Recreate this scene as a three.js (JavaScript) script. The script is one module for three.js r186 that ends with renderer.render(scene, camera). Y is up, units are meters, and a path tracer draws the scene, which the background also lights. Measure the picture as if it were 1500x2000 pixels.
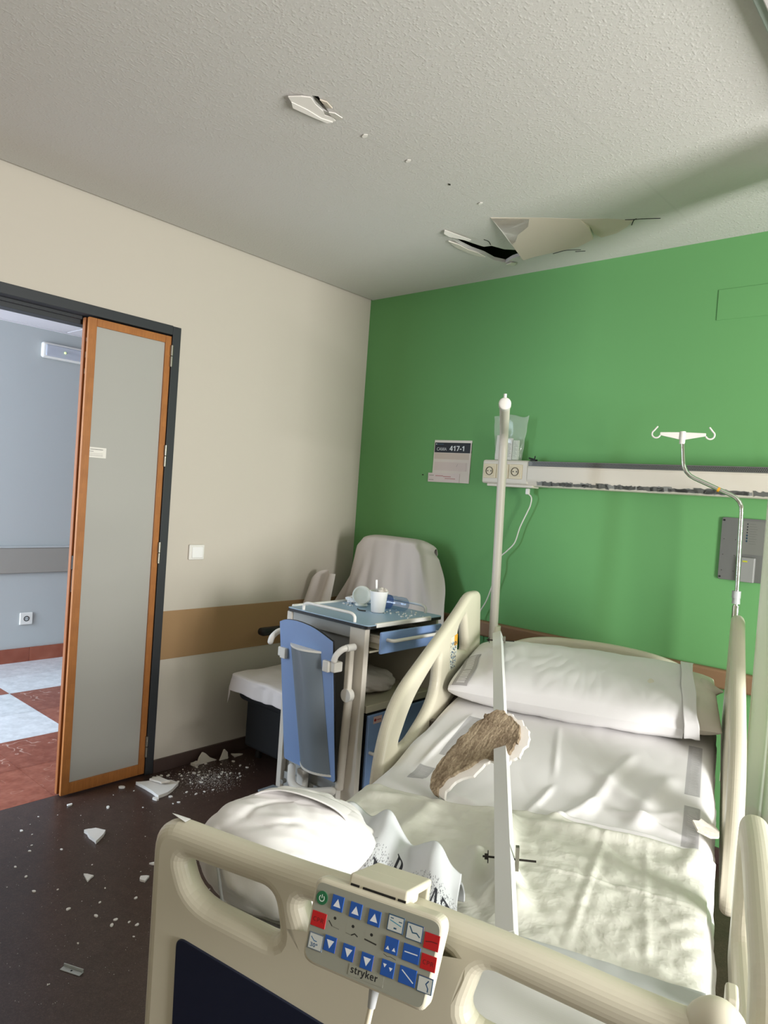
import * as THREE from 'three';
import { RoundedBoxGeometry } from 'three/addons/geometries/RoundedBoxGeometry.js';
import { ImprovedNoise } from 'three/addons/math/ImprovedNoise.js';
import { mergeGeometries } from 'three/addons/utils/BufferGeometryUtils.js';
import { RectAreaLightUniformsLib } from 'three/addons/lights/RectAreaLightUniformsLib.js';

// ---------------------------------------------------------------- camera, sky, light, exposure
RectAreaLightUniformsLib.init();
const scene = new THREE.Scene();
const camera = new THREE.PerspectiveCamera(72.3, 0.75, 0.05, 60);
camera.position.set(2.984, 1.4216, 3.132);
camera.rotation.order = 'YXZ';
camera.rotation.set(THREE.MathUtils.degToRad(-1.422), THREE.MathUtils.degToRad(41.337), THREE.MathUtils.degToRad(4.1115));
scene.background = new THREE.Color(0.72, 0.84, 1.0);
const renderer = new THREE.WebGLRenderer({ antialias: true });
renderer.toneMapping = THREE.LinearToneMapping;
renderer.toneMappingExposure = 1.05;
renderer.shadowMap.enabled = true;
function areaLight(color, intensity, w, h, from, to) {
  const l = new THREE.RectAreaLight(color, intensity, w, h);
  l.position.set(...from); l.lookAt(...to); scene.add(l); return l;
}
// daylight through the ward window (wall at x = 5.6) and through the window at the end of the corridor
areaLight(new THREE.Color(1.0, 0.985, 0.97), 50, 0.85, 1.6, [5.54, 1.15, 1.75], [0, 1.15, 1.75]);
areaLight(new THREE.Color(0.70, 0.84, 1.0), 21, 1.7, 1.6, [-1.2, 1.3, 4.5], [-1.2, 1.3, 0]);

// ---------------------------------------------------------------- helpers
const D2R = Math.PI / 180;
let seed = 20240417;
const rnd = () => { seed = (seed + 0x6D2B79F5) | 0; let t = Math.imul(seed ^ (seed >>> 15), 1 | seed); t = (t + Math.imul(t ^ (t >>> 7), 61 | t)) ^ t; return ((t ^ (t >>> 14)) >>> 0) / 4294967296; };
const rr = (a, b) => a + (b - a) * rnd();
const perlin = new ImprovedNoise();
const nz = (x, y, z = 0) => perlin.noise(x + 31.7, y + 17.3, z + 5.1);
const sm = (a, b, x) => { const t = Math.min(1, Math.max(0, (x - a) / (b - a))); return t * t * (3 - 2 * t); };
const lerp = (a, b, t) => a + (b - a) * t;
const used = {};
const numbered = (n) => { used[n] = (used[n] || 0) + 1; return used[n] === 1 ? n : n + '_' + String(used[n] - 1).padStart(3, '0'); };
function tag(o, label, category, group, kind) {
  if (label) o.userData.label = label; if (category) o.userData.category = category;
  if (group) o.userData.group = group; if (kind) o.userData.kind = kind; return o;
}
function thing(name, label, category, pos = [0, 0, 0], turn = 0, group, kind) {
  const g = new THREE.Group(); g.name = numbered(name); g.position.set(...pos); g.rotation.y = turn; scene.add(g);
  return tag(g, label, category, group, kind);
}
function mesh(name, geo, mat, parent) {
  const m = new THREE.Mesh(geo, mat); m.castShadow = m.receiveShadow = true;
  if (parent) { m.name = name; parent.add(m); } else { m.name = numbered(name); scene.add(m); } return m;
}
const merge = (gs) => mergeGeometries(gs.map((g) => { const h = g.index ? g.toNonIndexed() : g; for (const k of Object.keys(h.attributes)) if (!['position', 'normal', 'uv'].includes(k)) h.deleteAttribute(k); return h; }));
const rbox = (w, h, d, r = 0.004, s = 2) => new RoundedBoxGeometry(w, h, d, s, Math.min(r, w / 2.01, h / 2.01, d / 2.01));
// a box from extents
const bxg = (x0, x1, y0, y1, z0, z1, r = 0.003) => (r > 0 ? rbox(x1 - x0, y1 - y0, z1 - z0, r) : new THREE.BoxGeometry(x1 - x0, y1 - y0, z1 - z0)).translate((x0 + x1) / 2, (y0 + y1) / 2, (z0 + z1) / 2);
// a box from world extents, put under a parent that stands at its own position
function bx(name, mat, parent, x0, x1, y0, y1, z0, z1, r = 0.003) {
  const g = bxg(x0, x1, y0, y1, z0, z1, r);
  if (parent) g.translate(-parent.position.x, -parent.position.y, -parent.position.z);
  return mesh(name, uvBox(g), mat, parent);
}
const V = (a) => new THREE.Vector3(a[0], a[1], a[2]);
function tubeG(pts, r, seg = 40, rad = 10, tension = 0.5) {
  const c = new THREE.CatmullRomCurve3(pts.map(V), false, 'catmullrom', tension);
  const g = new THREE.TubeGeometry(c, seg, r, rad, false);
  const ends = [[0, -1], [1, 1]].map(([t, s]) => { const p = c.getPoint(t), d = c.getTangent(t).multiplyScalar(s); const q = new THREE.SphereGeometry(r, rad, 5, 0, Math.PI * 2, 0, Math.PI / 2); q.applyQuaternion(new THREE.Quaternion().setFromUnitVectors(new THREE.Vector3(0, 1, 0), d)); q.translate(p.x, p.y, p.z); return q; });
  return merge([g, ...ends]);
}
// a polyline with rounded corners as a tube
function bentG(pts, r, bend = 0.04, rad = 10) {
  const path = new THREE.CurvePath(), P = pts.map(V); let last = P[0];
  for (let i = 1; i < P.length; i++) {
    if (i === P.length - 1) { path.add(new THREE.LineCurve3(last, P[i])); break; }
    const a = P[i].clone().add(P[i - 1].clone().sub(P[i]).setLength(Math.min(bend, P[i].distanceTo(P[i - 1]) / 2)));
    const b = P[i].clone().add(P[i + 1].clone().sub(P[i]).setLength(Math.min(bend, P[i].distanceTo(P[i + 1]) / 2)));
    path.add(new THREE.LineCurve3(last, a)); path.add(new THREE.QuadraticBezierCurve3(a, P[i], b)); last = b;
  }
  const n = 14 * P.length, out = []; for (let i = 0; i <= n; i++) { const p = path.getPointAt(i / n); out.push([p.x, p.y, p.z]); }
  return tubeG(out, r, n, rad, 0.5);
}
const cyl = (r1, r2, h, s = 24) => new THREE.CylinderGeometry(r1, r2, h, s);
function rodG(a, b, r, s = 14) { const A = V(a), B = V(b), g = cyl(r, r, A.distanceTo(B), s); g.applyQuaternion(new THREE.Quaternion().setFromUnitVectors(new THREE.Vector3(0, 1, 0), B.clone().sub(A).normalize())); const m = A.add(B).multiplyScalar(0.5); return g.translate(m.x, m.y, m.z); }
// uv in metres by the way each face points
function uvBox(g) {
  const h = g.index ? g.toNonIndexed() : g; const p = h.attributes.position, n = h.attributes.normal, uv = new Float32Array(p.count * 2);
  for (let i = 0; i < p.count; i++) {
    const ax = Math.abs(n.getX(i)), ay = Math.abs(n.getY(i)), az = Math.abs(n.getZ(i));
    if (ay >= ax && ay >= az) { uv[2 * i] = p.getX(i); uv[2 * i + 1] = p.getZ(i); } else if (ax >= az) { uv[2 * i] = p.getZ(i); uv[2 * i + 1] = p.getY(i); } else { uv[2 * i] = p.getX(i); uv[2 * i + 1] = p.getY(i); }
  }
  h.setAttribute('uv', new THREE.BufferAttribute(uv, 2)); return h;
}
const shapeOf = (pts) => new THREE.Shape(pts.map((p) => new THREE.Vector2(p[0], p[1])));
function smoothShape(pts, n = 60, closed = true) { const c = new THREE.SplineCurve((closed ? [...pts, pts[0]] : pts).map((p) => new THREE.Vector2(p[0], p[1]))); return c.getPoints(n).map((p) => [p.x, p.y]); }
// polygon with its corners rounded
function roundPoly(pts, r, n = 6) {
  const out = []; const N = pts.length;
  for (let i = 0; i < N; i++) {
    const p = new THREE.Vector2(...pts[i]), a = new THREE.Vector2(...pts[(i + N - 1) % N]), b = new THREE.Vector2(...pts[(i + 1) % N]); const R = pts[i][2] ?? r;
    const A = p.clone().add(a.clone().sub(p).setLength(Math.min(R, a.distanceTo(p) * 0.48))), B = p.clone().add(b.clone().sub(p).setLength(Math.min(R, b.distanceTo(p) * 0.48)));
    for (let k = 0; k <= n; k++) { const t = k / n, s = 1 - t; out.push([s * s * A.x + 2 * s * t * p.x + t * t * B.x, s * s * A.y + 2 * s * t * p.y + t * t * B.y]); }
  }
  return out;
}
// extruded outline, thickness centred on z = 0, outline kept by the bevel
function slabG(pts, depth, bevel = 0, holes = [], seg = 3) {
  const s = shapeOf(pts); for (const h of holes) s.holes.push(new THREE.Path(h.map((p) => new THREE.Vector2(p[0], p[1]))));
  const g = new THREE.ExtrudeGeometry(s, { depth: depth - 2 * bevel, bevelEnabled: bevel > 0, bevelSize: bevel, bevelThickness: bevel, bevelOffset: -bevel, bevelSegments: seg, curveSegments: 8 });
  return g.translate(0, 0, -(depth - 2 * bevel) / 2);
}
// a sheet with thickness: fn(u, v) gives the middle surface
function clothG(fn, nu, nv, thick = 0.003, uvf) {
  const P = [], U = []; for (let j = 0; j <= nv; j++) for (let i = 0; i <= nu; i++) { const p = fn(i / nu, j / nv); P.push(...p); U.push(...(uvf ? uvf(i / nu, j / nv, p) : [i / nu, j / nv])); }
  const idx = [], W = nu + 1; for (let j = 0; j < nv; j++) for (let i = 0; i < nu; i++) { const a = j * W + i; idx.push(a, a + 1, a + W, a + 1, a + W + 1, a + W); }
  const g = new THREE.BufferGeometry(); g.setAttribute('position', new THREE.Float32BufferAttribute(P, 3)); g.setIndex(idx); g.computeVertexNormals(); if (!thick) { g.setAttribute('uv', new THREE.Float32BufferAttribute(U, 2)); return g; }
  const N = g.attributes.normal.array, n = P.length / 3, Q = new Float32Array(n * 6), UV = new Float32Array(n * 4);
  for (let i = 0; i < n; i++) { for (let k = 0; k < 3; k++) { Q[3 * i + k] = P[3 * i + k] + N[3 * i + k] * thick / 2; Q[3 * (n + i) + k] = P[3 * i + k] - N[3 * i + k] * thick / 2; } UV[2 * i] = UV[2 * (n + i)] = U[2 * i]; UV[2 * i + 1] = UV[2 * (n + i) + 1] = U[2 * i + 1]; }
  const all = idx.slice(); for (let t = 0; t < idx.length; t += 3) all.push(idx[t] + n, idx[t + 2] + n, idx[t + 1] + n);
  const rim = (a, b) => all.push(a, a + n, b, b, a + n, b + n);
  for (let i = 0; i < nu; i++) { rim(i, i + 1); rim(nv * W + i + 1, nv * W + i); } for (let j = 0; j < nv; j++) { rim((j + 1) * W, j * W); rim(j * W + nu, (j + 1) * W + nu); }
  const o = new THREE.BufferGeometry(); o.setAttribute('position', new THREE.BufferAttribute(Q, 3)); o.setAttribute('uv', new THREE.BufferAttribute(UV, 2)); o.setIndex(all); o.computeVertexNormals(); return o;
}
// closed body from a (u round, v pole to pole) function
function bodyG(fn, nu = 64, nv = 40) {
  const P = [], U = [], idx = []; for (let j = 0; j <= nv; j++) for (let i = 0; i <= nu; i++) { P.push(...fn((i % nu) / nu, j / nv)); U.push(i / nu, j / nv); }
  const W = nu + 1; for (let j = 0; j < nv; j++) for (let i = 0; i < nu; i++) { const a = j * W + i; idx.push(a, a + W, a + 1, a + 1, a + W, a + W + 1); }
  const g = new THREE.BufferGeometry(); g.setAttribute('position', new THREE.Float32BufferAttribute(P, 3)); g.setAttribute('uv', new THREE.Float32BufferAttribute(U, 2)); g.setIndex(idx); g.computeVertexNormals(); return g;
}

// ---------------------------------------------------------------- textures and materials
function dataTex(n, fn, srgb = true, repeat) {
  const d = new Uint8Array(n * n * 4); for (let y = 0; y < n; y++) for (let x = 0; x < n; x++) { const c = fn(x / n, y / n, x, y); for (let k = 0; k < 3; k++) d[4 * (y * n + x) + k] = Math.max(0, Math.min(255, Array.isArray(c) ? c[k] : c)); d[4 * (y * n + x) + 3] = 255; }
  const t = new THREE.DataTexture(d, n, n); t.magFilter = THREE.LinearFilter; t.minFilter = THREE.LinearFilter; t.wrapS = t.wrapT = THREE.RepeatWrapping; if (srgb) t.colorSpace = THREE.SRGBColorSpace; if (repeat) t.repeat.set(repeat, repeat); t.needsUpdate = true; return t;
}
// tiling noise
const tn = (u, v, f, s = 0) => { const a = u * Math.PI * 2, b = v * Math.PI * 2, R = f / (2 * Math.PI); return perlin.noise(Math.cos(a) * R + 9 + s, Math.sin(a) * R + Math.cos(b) * R * 1.31 + 3, Math.sin(b) * R + s * 1.7); };
const wn = (() => { const n = 256, t = new Float32Array(n * n); for (let i = 0; i < n * n; i++) t[i] = rnd(); return (x, y) => t[((y % n + n) % n) * n + ((x % n + n) % n)]; })();
const vn = (u, v, f) => { const x = u * f, y = v * f, i = Math.floor(x), j = Math.floor(y), a = x - i, b = y - j, m = (k) => ((k % f) + f) % f; const s = a * a * (3 - 2 * a), t = b * b * (3 - 2 * b); return lerp(lerp(wn(m(i), m(j)), wn(m(i + 1), m(j)), s), lerp(wn(m(i), m(j + 1)), wn(m(i + 1), m(j + 1)), s), t); };
function canvasTex(w, h, draw) { const c = document.createElement('canvas'); c.width = w; c.height = h; draw(c.getContext('2d'), w, h); const t = new THREE.CanvasTexture(c); t.colorSpace = THREE.SRGBColorSpace; return t; }
const std = (color, roughness = 0.6, o = {}) => new THREE.MeshStandardMaterial({ color, roughness, ...o });
const phys = (color, roughness, o = {}) => new THREE.MeshPhysicalMaterial({ color, roughness, ...o });

const texRough = dataTex(512, (u, v) => { const a = vn(u, v, 64), b = vn(u, v, 128), c = vn(u, v, 32); const k = Math.max(0, a - 0.55) * 1.6 + Math.max(0, b - 0.6) * 0.7; return 70 + 150 * k + 12 * c; }, false, 2.6);
const texPaint = dataTex(256, (u, v) => 110 + 60 * vn(u, v, 64) + 40 * vn(u, v, 16), false, 2);
const texFloor = dataTex(512, (u, v, x, y) => { const s = wn(x, y), m = vn(u, v, 128), q = vn(u, v, 24); const k = (s > 0.93 ? 26 : s > 0.8 ? 10 : 0) + 10 * (m - 0.5) + 7 * (q - 0.5); return [63 + 1.3 * k, 46 + k * 1.2, 41 + k * 1.1]; }, true, 1.4);
const texWood = dataTex(256, (u, v) => { const g = vn(u, v * 0.999, 8) * 0.5 + 0.5 * vn(u * 1, Math.floor(v * 4) / 4 + v * 0.02, 64); const k = 26 * (g - 0.5) + 12 * (wn(Math.floor(u * 256), Math.floor(v * 16)) - 0.5); return [168 + k, 106 + k * 0.8, 50 + k * 0.5]; }, true, 3);
const texCloth = dataTex(256, (u, v, x, y) => 128 + 40 * Math.sin(x * Math.PI / 2) * 0.5 + 40 * Math.sin(y * Math.PI / 2) * 0.5 + 30 * (wn(x, y) - 0.5), false, 6);
const texCrumple = dataTex(512, (u, v) => { let s = 0; for (const [f, a] of [[6, 0.5], [12, 0.3], [24, 0.16], [48, 0.08]]) s += a * (1 - Math.abs(2 * vn(u, v, f) - 1)); return 235 * s; }, false, 3);
function marble(base, veins, vein, seedN) {
  return dataTex(256, (u, v) => {
    const w = 0.25 * vn(u, v, 6) + 0.12 * vn(u, v, 14); const a = Math.abs(Math.sin((u * 0.7 + v * 0.4 + seedN * 0.37 + w * 3) * Math.PI * 1.6)); const k = Math.pow(Math.max(0, 1 - a * 5), 2) * veins * (vn(u, v, 5) > 0.45 ? 1 : 0.15); const m = (vn(u, v, 10) - 0.5) * 22 + (vn(u, v, 32) - 0.5) * 14;
    return base.map((b, i) => lerp(b + m, vein[i], Math.min(1, k)));
  });
}
const texFibre = dataTex(256, (u, v) => { const a = vn(u, v * 1, 8), b = vn(u * 0.25 % 1, v, 64), c = vn(u * 0.5 % 1, v, 128), k = 34 * (a - 0.5) + 44 * (b - 0.5) + 40 * (c - 0.5); return [146 + k, 129 + k, 106 + k * 0.9]; }, true, 4);
const M = {
  ceiling: std(0xd2cfca, 0.95, { bumpMap: texRough, bumpScale: 0.0013 }),
  joint: std(0xcecbc6, 0.95), board: std(0xe6e1da, 0.95), boardCore: std(0xffffff, 1, { map: texFibre, bumpMap: texFibre, bumpScale: 0.003 }), boardPaper: std(0xcfc4b4, 0.95),
  plaster: std(0xe4ddd2, 0.95, { bumpMap: texCrumple, bumpScale: 0.003 }), dark: std(0x0a0a0a, 1), slab: std(0x1b1a19, 1),
  cream: std(0xc9c1b4, 0.85, { bumpMap: texPaint, bumpScale: 0.0006 }), green: std(0x68a364, 0.8, { bumpMap: texPaint, bumpScale: 0.0005 }),
  band: std(0xa5835c, 0.7), skirting: std(0x4c3b36, 0.5), floor: std(0xffffff, 0.33, { map: texFloor }),
  corridor: std(0xb4b7b6, 0.75), corrBand: std(0x9a958d, 0.6), corrCeil: std(0xe3dfe2, 0.9), redMarble: std(0xffffff, 0.25, { map: marble([140, 74, 54], 0.9, [215, 190, 175], 1) }), redMarble2: std(0xffffff, 0.25, { map: marble([150, 82, 60], 0.5, [205, 170, 150], 2.3) }),
  whiteMarble: std(0xffffff, 0.2, { map: marble([216, 219, 221], 0.35, [165, 172, 182], 3.1) }), whiteMarble2: std(0xffffff, 0.2, { map: marble([222, 224, 226], 0.25, [170, 176, 184], 4.4) }),
  frame: std(0x2c2f33, 0.5), wood: std(0xffffff, 0.45, { map: texWood }), woodEdge: std(0x96592b, 0.5), woodDark: std(0x4a2c18, 0.6),
  frost: phys(0xbab8b1, 0.55, { transmission: 0.18 }), steel: std(0x9a968c, 0.35, { metalness: 0.85 }), galv: std(0xb6bab8, 0.45, { metalness: 0.55 }), chrome: std(0xd9dcd8, 0.1, { metalness: 1 }),
  darkMetal: std(0x3b3733, 0.45, { metalness: 0.7 }), white: std(0xe6e3dc, 0.4), plastic: std(0xdedbd2, 0.45), greyPlastic: std(0xb5b8b8, 0.5), black: std(0x0c0c0d, 0.55), blackFabric: std(0x101012, 0.85),
  bed: phys(0xd6d0bb, 0.38, { clearcoat: 0.15, clearcoatRoughness: 0.4 }), navy: std(0x151d33, 0.4), blue: std(0x7f9bc8, 0.42), blueTop: std(0x9db9d2, 0.4), greyFlute: std(0x7a848c, 0.38), cab: std(0xcfc8bb, 0.5), cabGrey: std(0x9fa09c, 0.55), shelf: std(0xc9c3ac, 0.55),
  sheet: std(0xe9e7e6, 0.9, { bumpMap: texCloth, bumpScale: 0.0003 }), pillow: std(0xe8e6e6, 0.9, { bumpMap: texCloth, bumpScale: 0.0003 }), pillowCore: std(0xe4ddd0, 0.85), coverCloth: std(0xd8d0cc, 0.92), bundle: std(0xe7e4e2, 0.9, { bumpMap: texCloth, bumpScale: 0.0003 }),
  pad: std(0xdddcd0, 0.9, { bumpMap: texCrumple, bumpScale: 0.003 }), matt: std(0x4a4038, 0.7), deck: std(0x5b5349, 0.6), curtain: phys(0xfbf9f5, 0.95, { transmission: 0.42, side: THREE.DoubleSide }), wallUnit: std(0xd9d2c5, 0.5), socket: std(0xddcfae, 0.45), socketDark: std(0x5f5644, 0.6), bumper: std(0x8a6a4e, 0.6),
  panelGrey: std(0x6f706d, 0.5, { metalness: 0.2 }), panelGrey2: std(0x8d8e8b, 0.5), paper: std(0xe7e4da, 0.9), bag: phys(0xffffff, 0.12, { transmission: 0.85, ior: 1.3 }), clear: phys(0xf2f7fb, 0.05, { transmission: 1, ior: 1.45 }), bottleLabel: std(0x4b6aa6, 0.6), cup: std(0xf1f0ee, 0.55), lid: std(0xe9ede6, 0.5), yellow: std(0xd99a1c, 0.5), cord: std(0xdcd3bb, 0.5), chip: std(0xb8c09a, 0.9),
};

// ---------------------------------------------------------------- the setting
const H = 2.6;
// outline given in (x, z), extruded downwards from y0
const plateXZ = (pts, y0, t, holes = [], bevel = 0) => { const g = slabG(pts, t, bevel, holes); return g.rotateX(Math.PI / 2).translate(0, y0 - t / 2, 0); };
// outline given in (z, y), extruded from x0 to x1
const plateZY = (pts, x0, x1, holes = []) => slabG(pts.map((p) => [-p[0], p[1]]), x1 - x0, 0, holes.map((h) => h.map((p) => [-p[0], p[1]]))).rotateY(Math.PI / 2).translate((x0 + x1) / 2, 0, 0);
const rect = (a, b, c, d) => [[a, c], [b, c], [b, d], [a, d]];
const st = (m) => tag(m, null, null, null, 'structure');
st(bx('floor', M.floor, null, -0.04, 5.75, -0.1, 0, -0.12, 5.72, 0));
st(mesh('wall_left', uvBox(plateZY([[-1.6, 0], [1.295, 0], [1.295, 2.14], [2.75, 2.14], [2.75, 0], [5.72, 0], [5.72, 3], [-1.6, 3]], -0.14, 0)), M.cream));
st(bx('wall_back', M.green, null, 0, 5.75, 0, 3, -0.12, 0, 0));
st(bx('wall_front', M.cream, null, 0, 5.75, 0, 3, 5.6, 5.72, 0));
const WIN = { z0: 1.05, z1: 2.45, y0: 0.3, y1: 2.05 };
st(mesh('wall_right', uvBox(plateZY(rect(0, 5.6, 0, 3), 5.6, 5.75, [rect(WIN.z0, WIN.z1, WIN.y0, WIN.y1)])), M.cream));
st(bx('roof_slab', M.slab, null, -2.6, 5.75, 3, 3.1, -1.75, 5.75, 0));
{ // window of the ward
  const w = st(thing('window_1', null, null, [5.68, WIN.y0, (WIN.z0 + WIN.z1) / 2]));
  const f = 0.05, fr = [bxg(5.64, 5.72, WIN.y0, WIN.y0 + f, WIN.z0, WIN.z1, 0), bxg(5.64, 5.72, WIN.y1 - f, WIN.y1, WIN.z0, WIN.z1, 0), bxg(5.64, 5.72, WIN.y0 + f, WIN.y1 - f, WIN.z0, WIN.z0 + f, 0), bxg(5.64, 5.72, WIN.y0 + f, WIN.y1 - f, WIN.z1 - f, WIN.z1, 0)];
  mesh('window_frame', merge(fr).translate(-w.position.x, -w.position.y, -w.position.z), M.white, w);
  bx('pane', M.clear, w, 5.676, 5.682, WIN.y0 + f, WIN.y1 - f, WIN.z0 + f, WIN.z1 - f, 0);
}
{ // ceiling: plasterboard with the two broken places, joints and skirting gap
  const c = st(thing('ceiling', null, null, [0, H, 0]));
  const slit = [[1.067, 0.672], [1.061, 0.634], [1.056, 0.587], [1.071, 0.521], [1.092, 0.442], [1.099, 0.423], [1.136, 0.416], [1.163, 0.348], [1.206, 0.316], [1.179, 0.237], [1.129, 0.224], [1.071, 0.19], [1.043, 0.248], [1.043, 0.338], [1.025, 0.419], [1.021, 0.498], [1.028, 0.568]];
  const under = [[1.314, 0.68], [1.268, 0.35], [1.412, 0.338], [1.523, 0.325], [1.588, 0.34], [1.60, 0.488]];
  const small = [[1.345, 1.733], [1.359, 1.718], [1.345, 1.69], [1.333, 1.662], [1.322, 1.64], [1.314, 1.66], [1.325, 1.69], [1.328, 1.715]];
  const g = plateXZ(rect(0.014, 5.6, 0, 5.6), H + 0.016, 0.016, [slit, under, small]);
  mesh('ceiling_board', uvBox(g).translate(0, -H, 0), M.ceiling, c);
  mesh('shadow_gap', bxg(0, 0.014, 0.009, 0.016, 0, 5.6, 0), M.slab, c);
  const strip = (pts, w, t) => { for (let i = 0; i + 1 < pts.length; i++) { const [x0, z0] = pts[i], [x1, z1] = pts[i + 1]; const L = Math.hypot(x1 - x0, z1 - z0); const b = new THREE.BoxGeometry(w, t, L); b.rotateY(Math.atan2(x1 - x0, z1 - z0)); b.translate((x0 + x1) / 2, -t / 2, (z0 + z1) / 2); mesh('joint_tape', uvBox(b), M.joint, c); } };
  strip([[1.356, 0.745], [1.308, 1.585]], 0.009, 0.0001); strip([[1.295, 1.79], [1.145, 4.4]], 0.009, 0.0001); strip([[1.96, 0.3], [1.925, 1.53], [1.85, 4.4]], 0.009, 0.0001);
  // broken flap hinged on the long crack, sagging towards the wall
  const ap = [1.31, 0.695], d = [0.836, -0.549], n = [-0.549, -0.836];
  const P = (a, w, dip) => [ap[0] + a * d[0] + w * Math.cos(dip) * n[0], -w * Math.sin(dip), ap[1] + a * d[1] + w * Math.cos(dip) * n[1]];
  const flap = (name, aw, dip, mat, t = 0.013) => {
    const s = slabG(aw, t, 0.0015); const p = s.attributes.position; for (let i = 0; i < p.count; i++) { const a = p.getX(i), w = p.getY(i), h = p.getZ(i) + t / 2 - 0.0012; const q = P(a, w, dip); p.setXYZ(i, q[0] - 0 + Math.sin(dip) * h * -n[0] * 0, q[1] + h * Math.cos(dip), q[2]); }
    s.computeVertexNormals(); return mesh(name, uvBox(s), mat, c);
  };
  flap('broken_flap', [[0, 0.003], [0.055, 0.1], [0.1, 0.2], [0.156, 0.314], [0.2, 0.285], [0.29, 0.243], [0.385, 0.198], [0.436, 0.142], [0.41, 0.07], [0.36, 0.003], [0.2, -0.004]], 13 * D2R, M.boardPaper);
  flap('torn_paper', [[0.002, 0.006], [0.05, 0.1], [0.098, 0.196], [0.115, 0.17], [0.12, 0.12], [0.16, 0.06], [0.16, 0.006]], 13 * D2R, M.board, 0.0155);
  flap('broken_flap', [[0.36, 0.004], [0.41, 0.07], [0.44, 0.145], [0.475, 0.175], [0.53, 0.13], [0.56, 0.07], [0.572, 0.008], [0.47, -0.004]], 3.2 * D2R, M.boardPaper, 0.012);
  // torn paper and core round the holes
  const torn = (pts, y, tilt, mat, t = 0.004) => { const cx = pts.reduce((s, p) => s + p[0], 0) / pts.length, cz = pts.reduce((s, p) => s + p[1], 0) / pts.length; const g2 = plateXZ(pts.map((p) => [p[0] - cx, p[1] - cz]), 0, t); g2.rotateZ(tilt[0]); g2.rotateX(tilt[1]); g2.translate(cx, y, cz); return mesh('torn_plaster', uvBox(g2), mat, c); };
  torn([[1.296, 1.782], [1.326, 1.756], [1.342, 1.733], [1.327, 1.7], [1.318, 1.66], [1.306, 1.64], [1.316, 1.615], [1.309, 1.596], [1.29, 1.612], [1.282, 1.672], [1.272, 1.737]], -0.004, [0.1, 0.03], M.board);
  torn([[1.286, 1.76], [1.292, 1.7], [1.29, 1.64], [1.302, 1.6], [1.286, 1.61], [1.276, 1.67], [1.268, 1.738]], -0.01, [0.16, 0.02], M.board, 0.003);
  torn([[1.34, 1.655], [1.352, 1.64], [1.345, 1.6], [1.332, 1.588], [1.32, 1.6], [1.324, 1.63]], -0.006, [-0.15, 0.1], M.board, 0.003);
  torn([[1.358, 1.71], [1.368, 1.69], [1.356, 1.655], [1.347, 1.66], [1.35, 1.69]], -0.003, [-0.1, 0], M.boardPaper, 0.004);
  torn([[1.07, 0.69], [1.079, 0.66], [1.096, 0.6], [1.112, 0.545], [1.1, 0.545], [1.075, 0.595], [1.055, 0.635], [1.052, 0.67]], -0.008, [0.25, -0.1], M.board, 0.003);
  torn([[1.012, 0.58], [1.03, 0.53], [1.033, 0.45], [1.052, 0.4], [1.052, 0.335], [1.02, 0.36], [1.0, 0.42], [0.992, 0.5]], -0.006, [-0.12, 0], M.plaster, 0.005);
  torn([[1.19, 0.25], [1.23, 0.26], [1.26, 0.235], [1.21, 0.21], [1.17, 0.215]], -0.004, [0.08, 0.1], M.plaster, 0.004);
  torn([[1.07, 0.18], [1.11, 0.2], [1.12, 0.17], [1.085, 0.13]], -0.003, [0, 0.12], M.plaster, 0.003);
  for (const [x, z, s] of [[1.321, 1.473, 0.012], [1.333, 1.261, 0.011], [1.352, 0.834, 0.01]]) torn([[x - s, z - s * 0.4], [x, z - s], [x + s, z - s * 0.2], [x + s * 0.4, z + s * 0.8], [x - s * 0.6, z + s * 0.5]], -0.001, [0.1, 0.1], M.board, 0.002);
  torn([[1.34, 1.03], [1.346, 1.025], [1.35, 1.032], [1.345, 1.04]], 0, [0, 0], M.darkMetal, 0.002);
  // the long hairline crack past the flap, and a short tear near the wall
  const crack = (pts) => mesh('crack', tubeG(pts.map(([x, z]) => [x, -0.0006, z]), 0.0016, 20, 5), M.slab, c);
  crack([[1.76, 0.395], [1.79, 0.38], [1.82, 0.37], [1.88, 0.34]]); crack([[1.76, 0.33], [1.785, 0.372], [1.8, 0.383]]); crack([[1.14, 0.43], [1.155, 0.47], [1.15, 0.5]]); crack([[1.33, 0.19], [1.4, 0.2], [1.46, 0.175]]); crack([[1.43, 0.165], [1.47, 0.15]]);
}
{ // painted protection band, skirting, door frame
  st(bx('trim_1', M.band, null, 0, 0.0025, 0.5506, 0.7858, 0.001, 1.295, 0));
  st(bx('baseboard_left', M.skirting, null, 0, 0.012, 0, 0.064, 0.012, 1.295, 0.002));
  st(bx('baseboard_back', M.skirting, null, 0, 5.6, 0, 0.064, 0, 0.012, 0.002));
  const t = st(thing('trim_2', null, null, [0, 0, 2.02]));
  const j = (n, ...a) => bx(n, M.frame, t, ...a);
  j('jamb', -0.145, 0.006, 0, 2.14, 1.293, 1.336, 0.002); j('jamb', -0.145, 0.006, 0, 2.14, 2.712, 2.752, 0.002); j('lintel', -0.145, 0.006, 2.099, 2.142, 1.336, 2.712, 0.002);
  j('door_stop', -0.145, -0.075, 2.066, 2.099, 1.336, 2.712, 0.002); j('door_stop', -0.068, -0.056, 2.085, 2.099, 1.74, 2.712, 0.001); j('door_stop', -0.145, -0.075, 0, 2.066, 1.336, 1.352, 0.002);
}
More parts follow.
